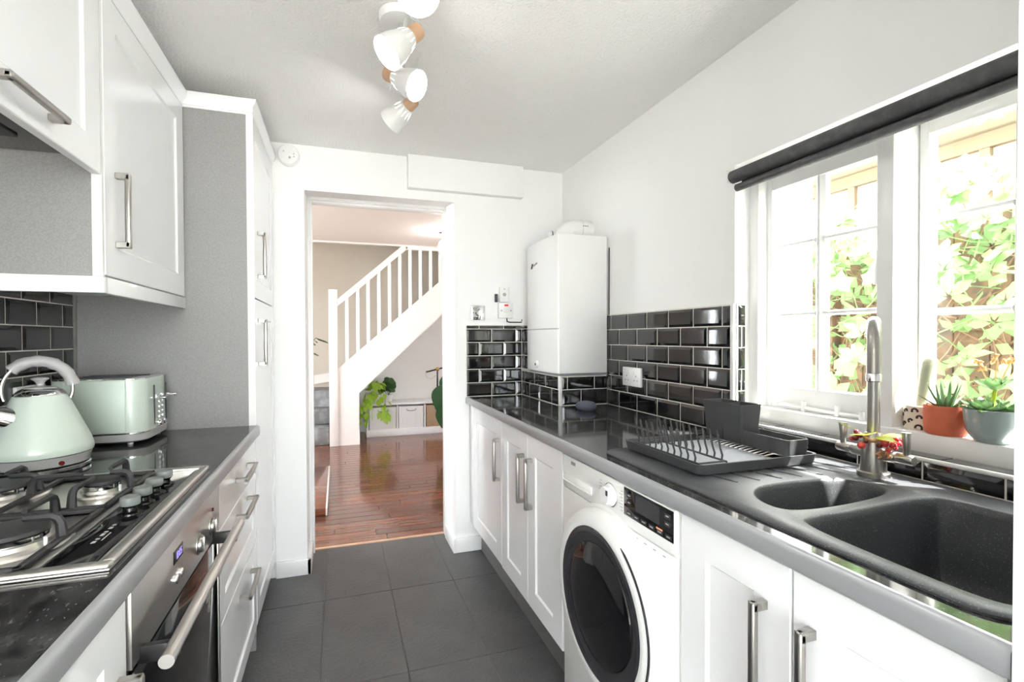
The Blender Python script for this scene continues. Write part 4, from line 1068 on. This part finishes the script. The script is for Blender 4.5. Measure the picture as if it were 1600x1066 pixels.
# succulent
cg = (1.402, .690)
p = thing('potted_succulent', (cg[0], cg[1], SZ), 'rosette succulent with orange flower stalks in a grey green glazed bowl', 'potted plant')
pot(p, [(.024, 0), (.028, .001), (.036, .010), (.045, .028), (.0485, .05), (.050, .074), (.0490, .0755), (.0475, .074), (.046, .06)], M['gpot'], cg)
G().lathe([(.0465, .062), (.02, .066), (0, .067)], (cg[0], cg[1], SZ), 24, caps=False).obj('soil', M['soil'], p)
def pad(L, W, T, curl=.25):
    g = G(); R_ = []
    for i in range(7):
        u = i/6; w = W*(math.sin(PI*(u*.80+.12))**.8)*(1 if u < .98 else .3); zz = curl*L*u*u; x = L*u
        R_.append(g.ring([(x, -w, zz+T*.8), (x, 0, zz-T), (x, w, zz+T*.8), (x, 0, zz+T*.4)]))
    for a, b in zip(R_, R_[1:]): g.bridge(a, b)
    g.cap(R_[0], True); g.cap(R_[-1]); return g.mesh('leaf', M['succ'], 60)
pds = [pad(.050, .0115, .0025), pad(.038, .0095, .0025), pad(.026, .008, .0025)]
def rosette(parent, c, n, sc_, e0=70, e1=8):
    for i in range(n):
        a = i*2.39996; u = i/(n-1); el = math.radians(e0-(e0-e1)*u)
        inst('leaf', pds[2 if u < .3 else (1 if u < .6 else 0)], parent, c, (0, -el, a), sc_)
def stem(parent, a, b, r, mt, name='stem'):
    a, b = Vector(a), Vector(b); mid = (a+b)/2+Vector((.004, .003, 0)); return G().tube([a, mid, b], r, 7).obj(name, mt, parent)
o_ = Vector((cg[0], cg[1], SZ))
st1 = stem(p, o_+Vector((-.002, 0, .06)), o_+Vector((.004, -.002, .118)), .004, M['yleaf'])
rosette(p, (-.010, .006, .070), 26, 1.0, 60, -8); rosette(p, (.004, -.002, .119), 22, .82, 75, 5); rosette(p, (.022, -.022, .072), 16, .8, 60, 0); rosette(p, (.012, .024, .070), 14, .75, 60, 0)
for k, (dx, dy, dz) in enumerate(((.012, .030, .172), (.024, .004, .185), (.03, -.016, .182))):
    e = o_+Vector((dx, dy, dz)); st_ = G().tube([o_+Vector((.006, 0, .12)), o_+Vector((dx*.6, dy*.6, .150)), e], [.0018, .0015, .001], 6).obj('flower_stalk', M['flower'], p)
    for j in range(7):
        G().lathe([(.0012, -.004), (.0030, 0), (.0042, .005), (.001, .003)], e+Vector((rng.uniform(-.012, .012), rng.uniform(-.014, .014), rng.uniform(-.012, .010))), 7, (rng.uniform(-.6, .6), rng.uniform(-.6, .6), .6)).obj('flower', M['flower'], st_)

# ------------------------------------------------------------------ ceiling spotlight bar
sl = thing('spotlight_bar', (.205, 1.52, CE), 'white ceiling bar with four swivel spotlights on wooden collars', 'ceiling light')
G().lathe([(.062, 0), (.062, -.012), (.058, -.024), (.05, -.026), (0, -.0262)], (.190, 1.54, CE), 40).obj('ceiling_plate', M['wplas'], sl)
G().tube([(.205, 1.10, 2.205), (.205, 1.915, 2.205)], .007, 12).obj('bar', M['wplas'], sl)
G().cyl((.200, 1.54, 2.205), (.195, 1.54, 2.23), .010, n=16).obj('bar_stem', M['chrome'], sl)
HEADS = [((.188, 1.187, 2.130), (-.052, -.606, -.794), .125), ((.218, 1.440, 2.140), (-.700, -.152, -.698), .112), ((.182, 1.665, 2.130), (.650, -.573, -.499), .112), ((.266, 1.849, 2.130), (-.611, .644, -.460), .105)]
for c_, ax_, L in HEADS:
    c_ = Vector(c_); ax_ = Vector(ax_).normalized()
    sh = G().lathe([(.0245, .012), (.027, .016), (.036, .045), (.046, .078), (.050, L), (.0485, L), (.044, .078), (.034, .045), (.024, .016)], c_, 40, ax_, caps=False).obj('shade', M['wplas'], sl)
    G().lathe([(.019, -.028), (.0225, -.026), (.0245, -.02), (.0250, .012), (.020, .014), (0, .0145)], c_, 32, ax_).obj('collar', M['wood_c'], sh)
    G().lathe([(.030, L-.016), (.0465, L-.010), (.040, L-.003), (0, L)], c_, 36, ax_).obj('bulb', M['glow'], sh)
    a_, b_ = G().frame(ax_)
    for k in range(12):
        q = 2*PI*k/12; rd = a_*math.cos(q)+b_*math.sin(q); tg = ax_.cross(rd)
        p0 = c_+ax_*.020+rd*.0285; p1 = c_+ax_*.043+rd*.0362; d = (p1-p0).normalized()
        G().obox((p0+p1)/2, d, tg, d.cross(tg), (p1-p0).length/2, .0008, .0005).obj('slot_glow', M['slot'], sh)  # glowing strips laid on the shade where lamp light would show through
    G().tube([c_-ax_*.024, c_-ax_*.034+Vector((0, 0, .01)), Vector((.205, c_.y+.004, 2.20))], .0045, 10).obj('swivel', M['chrome'], sl)

# ------------------------------------------------------------------ hall: staircase
s = thing('staircase', (.6, 6.2, 0), 'white painted staircase with newel post and spindles seen through the doorway', 'staircase')
SY = 5.845
G().box(-.100, -.003, SY-.045, SY+.05, 0, 1.800, .006).obj('newel_post', M['stair'], s)
G().prism([(-.003, 0), (.228, 0), (.228, .60), (1.217, 1.535), (2.1, 2.37), (2.1, 2.72), (1.219, 1.955), (-.003, .890)], 'y', SY-.02, SY+.02).obj('string', M['stair'], s)
G().box(.228, .234, SY-.024, SY-.016, 0, .16).obj('edge_bead', M['stair'], s)
G().prism([(-.003, 1.605), (-.003, 1.690), (.752, 2.352), (.80, 2.352), (.80, 2.31)], 'y', SY-.032, SY+.032).obj('handrail', M['stair'], s)
G().box(.78, 2.4, SY-.032, SY+.032, 2.300, 2.356, .003).obj('upper_rail', M['stair'], s)
for i, x in enumerate((.100, .222, .340, .464, .588, .710, .832, .956, 1.081, 1.200, 1.322, 1.444)):
    zt = min(2.32, 1.640+(x+.003)*.872)
    G().box(x-.019, x+.019, SY-.018, SY+.018, .88+(x+.003)*.872-.02, zt, .002, 1).obj('baluster', M['stair'], s)
# carpeted winders left of the newel, then the straight flight
G().box(-1.2, -.104, 5.895, HY1-.002, 0, .195, .02).obj('step', M['carpet'], s)
G().box(-1.2, -.104, 6.18, HY1-.002, .195, .390, .02).obj('step', M['carpet'], s)
G().prism([(-1.2, 6.50), (-.104, 6.36), (-.104, HY1-.004), (-1.2, HY1-.004)], 'z', .390, .59).obj('step', M['carpet'], s)
for k in range(9):
    G().box(-.10+.24*k, .16+.24*k, SY+.024, HY1-.024, .57+.2246*k, .66+.2246*k, .015).obj('step', M['carpet'], s)
G().prism([(-1.2, .50), (-.104, .66), (-.104, .78), (-1.2, .60)], 'y', HY1-.022, HY1-.002).obj('skirting', M['stair'], s)
# closing wall and soffit below the flight
struct(G().prism([(.232, 0), (2.25, 0), (2.25, 2.485), (.232, .60)], 'y', 6.60, 6.64).obj('wall_understair', M['wall']))
struct(G().prism([(.228, .585), (2.25, 2.475), (2.25, 2.505), (.228, .615)], 'y', SY+.022, 6.63).obj('trim_8', M['stair']), 'white sloping soffit under the stairs')
struct(G().box(.232, .236, SY+.022, 6.60, 0, .60).obj('wall_stair_end', M['wall']))

# bench with baskets
b = thing('storage_bench', (.93, 6.35, 0), 'low white three-bay storage bench under the stairs', 'bench')
g = G(); g.box(.330, 1.46, 6.19, 6.56, 0, .088, .004); g.obj('base', M['bench'], b)
G().box(.325, 1.465, 6.185, 6.57, .392, .416, .004).obj('top', M['bench'], b)
for x in (.338, .704, 1.056, 1.42): G().box(x, x+.016, 6.195, 6.56, .088, .392).obj('divider', M['bench'], b)
G().box(.338, 1.44, 6.555, 6.565, .088, .392).obj('back', M['bench'], b)
for (x0, x1, mt_, lab) in ((.362, .698, 'wicker', 'white wicker basket in the left bay of the bench, below the trailing plant'), (.727, 1.050, 'wicker', 'white wicker basket in the middle bay of the bench'), (1.079, 1.414, 'wicker2', 'tan wicker basket in the right bay of the bench')):
    k = thing('basket', ((x0+x1)/2, 6.36, .088), lab, 'basket', 'baskets in the storage bench')
    g = G(); shell(g, [(x0+.006, x1-.006, 6.21, 6.53, .01, .089), (x0, x1, 6.203, 6.535, .012, .36), (x0+.012, x1-.012, 6.215, 6.523, .01, .36), (x0+.016, x1-.016, 6.22, 6.52, .01, .11)], n=3); g.obj('body', M[mt_], k)
    g = G(); g.tube([(p_[0], p_[1], .362) for p_ in rrect(x0, x1, 6.203, 6.535, .012, 3)], .007, 6, True); g.obj('rim', M[mt_], k)
    for j in range(11):
        x = x0+.02+j*(x1-x0-.04)/10; G().box(x-.003, x+.003, 6.198, 6.206, .10, .35).obj('stake', M[mt_], k)
    xm = (x0+x1)/2; G().tube([(xm-.06, 6.199, .335), (xm-.05, 6.180, .318), (xm, 6.176, .312), (xm+.05, 6.180, .318), (xm+.06, 6.199, .335)], .005, 6).obj('handle', M['mgrey'], k)

# trailing lime plant and dark round-leaved plant on the bench
lf = [leafmesh('leaf', M['lime'], .105, .036, .2, .35), leafmesh('leaf', M['lime'], .085, .030, .2, .5)]
p = thing('trailing_plant', (.46, 6.30, .416), 'lime green trailing plant in a white pot on the left end of the bench', 'potted plant')
G().lathe([(.05, 0), (.06, .002), (.075, .09), (.078, .11), (.07, .11), (.068, .09)], (.46, 6.30, .416), 32).obj('pot', M['wplas'], p)
rng = random.Random(21)
for i in range(64):
    a = rng.random()*2*PI; up = rng.random()
    if i < 34: c_ = (.09*math.cos(a)*rng.random()-.02, .07*math.sin(a)-.02, .10+.17*up); ro = (rng.uniform(-.5, .5), rng.uniform(-.5, .7), a)
    else:
        k = rng.choice((-.17, -.12, -.06, .06, .10)); dn = rng.random()
        c_ = (k+rng.uniform(-.03, .03), -.125-.03*rng.random(), .14-.36*dn); ro = (rng.uniform(-.6, .6), rng.uniform(.4, 1.2), rng.uniform(-2.6, -.5))
    inst('leaf', rng.choice(lf), p, c_, ro, rng.uniform(.8, 1.15))
for k in (-.17, -.12, -.06, .06, .10):
    G().tube([(.46+k*.3, 6.29, .52), (.46+k*.8, 6.20, .56), (.46+k, 6.175, .48), (.46+k*1.05, 6.165, .22)], .003, 5).obj('vine_stem', M['lime'], p)
p = thing('round_leaf_plant', (.625, 6.42, .416), 'dark green round-leaved plant behind the lime trailing plant', 'potted plant')
G().lathe([(.04, 0), (.045, .002), (.055, .07), (.057, .085), (.05, .085), (.05, .07)], (.625, 6.42, .416), 28).obj('pot', M['wplas'], p)
g = G(); r0 = g.ring([(.042*math.cos(2*PI*k/10), .042*math.sin(2*PI*k/10), .005*math.cos(4*PI*k/10)) for k in range(10)]); g.cap(r0); rl = g.mesh('leaf', M['dark'])
for i in range(20):
    a = rng.random()*2*PI; r_ = .03+.09*rng.random(); zz = .13+.16*rng.random()
    inst('leaf', rl, p, (r_*math.cos(a), r_*math.sin(a)*.7, zz), (rng.uniform(.6, 1.3), rng.uniform(-.5, .5), rng.uniform(-.8, .8)))
    if i % 2 == 0: G().tube([(.625, 6.42, .49), (.625+r_*math.cos(a)*.6, 6.42+r_*math.sin(a)*.4, .416+zz*.7), (.625+r_*math.cos(a), 6.42+r_*math.sin(a)*.7, .416+zz)], .0025, 5).obj('stalk', M['dark'], p)
# fiddle leaf and lamp by the right door jamb, fern by the left
p = thing('fiddle_leaf_plant', (1.36, 5.30, 0), 'large dark green fiddle leaf plant half hidden by the right door jamb', 'potted plant')
G().lathe([(.09, 0), (.11, .005), (.14, .22), (.14, .25), (.125, .25), (.12, .2)], (1.36, 5.30, 0), 32).obj('pot', M['wplas'], p)
G().tube([(1.36, 5.30, .2), (1.37, 5.29, .5), (1.35, 5.30, .9)], [.014, .012, .008], 8).obj('trunk', M['twig'], p)
fl_ = leafmesh('leaf', M['fiddle'], .30, .10, .12, .2, 10)
for (bx_, by_, bz_, tx_, ty_, tz_) in ((-.22, .02, .72, -.31, -.03, .42), (-.19, .0, .52, -.24, -.02, .24), (-.12, .02, .86, -.20, .05, .60)):
    X_ = Vector((tx_-bx_, ty_-by_, tz_-bz_)).normalized(); N_ = Vector((.15, -1, .1)); N_ = (N_-X_*N_.dot(X_)).normalized(); Y_ = N_.cross(X_)
    inst('leaf', fl_, p, (bx_, by_, bz_), Matrix((X_, Y_, N_)).transposed().to_euler(), (1, 1.25, 1))
    G().tube([(1.36, 5.30, bz_-.05), (1.36+bx_*.5, 5.30+by_*.5, bz_+.02), (1.36+bx_, 5.30+by_, bz_)], .005, 6).obj('leaf_stalk', M['dark'], p)
for (zz, a, ry, rx) in ((.62, 3.9, 1.15, -.1), (.86, 5.2, .3, 0), (.7, .6, .4, 0), (.55, 2.0, .7, 0), (.84, 2.4, .1, .2), (.5, 5.6, .8, 0)):
    inst('leaf', fl_, p, (0, 0, zz), (rx, ry, a))
p = thing('desk_lamp', (1.262, 6.36, .416), 'black arm lamp with a brass joint at the right end of the bench', 'lamp')
G().lathe([(.06, 0), (.062, .004), (.06, .012), (.01, .014)], (1.262, 6.36, .416), 28).obj('base', M['black'], p)
G().cyl((1.262, 6.36, .425), (1.262, 6.36, .82), .011, n=14).obj('post', M['black'], p)
G().tube([(1.10, 6.28, .795), (1.262, 6.36, .822), (1.36, 6.41, .838)], .011, 10).obj('arm', M['black'], p)
G().sph((1.262, 6.352, .822), .028, 18, 12).obj('joint', M['brass'], p)
G().tube([(1.09, 6.28, .785), (1.10, 6.28, .73), (1.17, 6.31, .70), (1.24, 6.355, .74)], .0025, 6).obj('cable', M['lgrey'], p)
p = thing('fern', (-.42, 4.5, .0505), 'dark fern fronds reaching out behind the left door jamb', 'potted plant')
G().lathe([(.09, 0), (.10, .003), (.13, .70), (.13, .73), (.118, .73), (.112, .68)], (-.42, 4.5, .0505), 28).obj('planter', M['wplas'], p)
fk = leafmesh('leaf', M['dark'], .062, .012, .1, .2)
for (tipx, tipy, tipz) in ((.315, -.01, .635), (.235, -.02, .525), (-.2, .1, .6), (.0, .25, .6), (-.1, -.2, .55)):
    P = [Vector((0, 0, .70)), Vector((tipx*.4, tipy*.4, tipz*.85+.53)), Vector((tipx*.75, tipy*.75, tipz+.56)), Vector((tipx, tipy, tipz+.53))]
    fr_ = G().tube([q+Vector((-.42, 4.5, .0505)) for q in P], .003, 5).obj('frond', M['dark'], p)
    for j in range(11):
        u = .45+.55*j/10; k = min(int(u*3), 2); c_ = P[k].lerp(P[k+1], u*3-k)
        for sg in (1, -1): inst('leaf', fk, fr_, c_, (.3*sg, .25, math.atan2(tipy, tipx)+sg*.95), 1.15-.6*u+.2)
hs = thing('hearth_step', (-.5, 4.1, 0), 'low red brown timber step on the hall floor by the left jamb', 'step')
G().box(-1.0, -.092, 3.56, 4.75, 0.0, .05, .003).obj('top', M['plank'], hs)
G().box(-.092, -.080, 3.56, 4.75, 0, .051, .002).obj('edge', M['stair'], hs)
lp = thing('hall_ceiling_light', (1.05, 4.9, 2.352), 'bright glass ceiling light in the hall beyond the doorway', 'ceiling light')
G().lathe([(.07, 0), (.07, -.015), (.05, -.02), (0, -.021)], (1.07, 4.95, 2.352), 28).obj('ceiling_plate', M['chrome'], lp)
G().cyl((1.07, 4.95, 2.335), (1.07, 4.95, 2.28), .007, n=10).obj('stem', M['chrome'], lp)
G().lathe([(.0, -.235), (.04, -.23), (.07, -.20), (.075, -.165), (.06, -.12), (.03, -.085), (.02, -.075)], (1.07, 4.95, 2.352), 28).obj('globe', M['glow2'], lp)
G().sph((1.02, 4.93, 2.08), .014, 12, 8).obj('drop', M['glow2'], lp)

# ------------------------------------------------------------------ garden
gd = struct(G().box(1.60, 9, -9, 12, -.25, -.15).box(-9, 1.60, -9, -1.82, -.25, -.15).box(-9, -2.35, -1.82, 12, -.25, -.15).obj('ground', M['ground']))
fe = thing('garden_fence', (3.05, 1.9, -.15), 'orange brown garden fence behind the creeper outside the window', 'fence')
for i in range(23):
    y = -.6+i*.151
    o_ = G().box(3.05, 3.065, y, y+.147, -.15, 1.80-.02*(i % 2), .003, 1).obj('board', M['fence'], fe)
for y in (-.5, .55, 1.40, 2.25): G().box(2.975, 3.05, y, y+.075, -.15, 1.85, .004).obj('post', M['fence'], fe)
for z_ in (.35, 1.27): G().box(3.01, 3.05, -.6, 2.86, z_, z_+.08, .003).obj('rail', M['fence'], fe)
vn = thing('creeper', (2.85, 1.9, -.15), 'sunlit green creeper covering the garden fence outside the window', 'creeper')
rng = random.Random(9)
def palm(s, name='leaf'):
    g = G()
    for k in range(5):
        a = math.radians(-100+50*k); L = s*(1, .92, 1.1, .92, 1)[k]*(.72 if k in (0, 4) else 1); w = L*.24; ca_, sa_ = math.cos(a), math.sin(a)
        rows = []
        for (u, ww, zz) in ((.10, .03, 0), (.42, .85, .02), (.68, .95, 0), (1.0, .02, -.10)):
            rows.append(g.ring([(L*u*ca_+w*ww*sa_, L*u*sa_-w*ww*ca_, L*(zz+.06*ww)), (L*u*ca_, L*u*sa_, L*zz), (L*u*ca_-w*ww*sa_, L*u*sa_+w*ww*ca_, L*(zz+.06*ww))]))
        for p_, q_ in zip(rows, rows[1:]): g.bridge(p_, q_, False)
    return g.mesh(name, M['vine'], 70)
def ivy(s):
    g = G(); P = []
    for a, r_ in ((0, 1), (28, .62), (55, .85), (85, .55), (120, .7), (165, .35), (180, .15), (195, .35), (240, .7), (275, .55), (305, .85), (332, .62)):
        P.append((s*r_*math.cos(math.radians(a)), s*r_*math.sin(math.radians(a)), s*.08*math.cos(math.radians(2*a))))
    c_ = g.bm.verts.new((0, 0, .04*s)); R_ = g.ring(P)
    for i in range(len(R_)): g.bm.faces.new((c_, R_[i], R_[(i+1) % len(R_)]))
    return g.mesh('leaf', M['vine'], 70)
lm = [palm(.115), palm(.095), ivy(.075), ivy(.06)]
def vtop(y): return 1.97+.10*math.sin(y*2.1)+.06*math.sin(y*5.3)
vis = []
for i in range(300):
    y = rng.uniform(.8, 2.8); dx = rng.uniform(-.30, .10); z_ = rng.uniform(.75, vtop(y)) if rng.random() < .62 else rng.uniform(1.55, vtop(y)+.12)
    inst('leaf', rng.choice(lm), vn, (dx, y-1.9, z_+.15), (rng.uniform(-.5, .5), -PI/2+rng.uniform(-.2, 1.0), rng.uniform(-.7, .7)), rng.uniform(.75, 1.25))
g = G()
for i in range(3200):
    y = rng.uniform(-.4, 2.88); x = 2.85+rng.uniform(-.10, .14); z_ = rng.uniform(.1, vtop(y)+.02)
    if z_ < 1.5 and rng.random() < .45: continue
    c_ = Vector((x, y, z_)); u = Vector((rng.uniform(-.4, .4), rng.uniform(-1, 1), rng.uniform(-1, 1))).normalized()*.045; v = Vector((rng.uniform(-.6, .6), rng.uniform(-1, 1), rng.uniform(-1, 1))).normalized()*.032
    g.bm.faces.new(g.ring([c_-u, c_+v, c_+u, c_-v]))
fo = g.obj('small_foliage', M['vine'], vn); fo['kind'] = 'stuff'
g = G()
for i in range(260):
    y = rng.uniform(-.3, 2.5); z_ = rng.uniform(.2, 1.6); L = rng.uniform(.25, .7); a = rng.uniform(.2, 2.9)
    P = [Vector((2.98+rng.uniform(-.06, .0), y, z_))]
    for k in range(4): P.append(P[-1]+Vector((rng.uniform(-.03, .02), math.cos(a)*L/4+rng.uniform(-.03, .03), math.sin(a)*L/4)))
    g.tube(P, [.006, .005, .005, .004, .002], 5)
tw = g.obj('twigs', M['twig'], vn); tw['kind'] = 'stuff'
for i in range(26):
    y = rng.uniform(.8, 2.7); z_ = rng.uniform(.9, 1.8); P = [Vector((2.62+rng.uniform(0, .2), y, z_))]
    a = rng.uniform(0, 2*PI)
    for k in range(5): P.append(P[-1]+Vector((rng.uniform(-.03, .03), .09*math.cos(a)+rng.uniform(-.02, .02), .08*math.sin(a)+rng.uniform(-.02, .02))))
    G().tube(P, .003, 5).obj('runner', M['vine'], vn)
# neighbouring house: boarded gable wall under deep eaves
nh = thing('neighbour_house', (4.6, 2.4, -.15), 'cream boarded house with deep eaves beyond the garden fence', 'house')
G().box(4.25, 7.5, -2.5, 7.5, -.15, 2.60).obj('wall', M['render'], nh)
for i in range(34): G().box(4.21, 4.25, -2.4+i*.30, -2.34+i*.30, -.15, 2.60, .003, 1).obj('batten', M['rtrim'], nh)
G().box(4.20, 4.25, -2.5, 7.5, 2.52, 2.62).obj('wall_plate', M['rtrim'], nh)
G().box(3.75, 4.30, -2.6, 7.6, 2.64, 2.68).obj('soffit', M['render'], nh)
G().box(3.72, 3.76, -2.6, 7.6, 2.64, 2.86, .004).obj('fascia', M['render'], nh)
G().tube([(3.68, -2.6, 2.86), (3.68, 7.6, 2.86)], .05, 12).obj('gutter', M['slateroof'], nh)
G().prism([(3.66, 2.86), (5.9, 4.3), (5.9, 4.38), (3.64, 2.93)], 'y', -2.7, 7.7).obj('roof', M['slateroof'], nh)
for y in (3.62, 4.75):
    wf = G().box(4.20, 4.26, y, y+.62, 1.5, 2.42, .004).obj('window', M['trim'], nh)
    G().box(4.195, 4.21, y+.06, y+.56, 1.56, 2.36).obj('pane', M['screen'], wf)
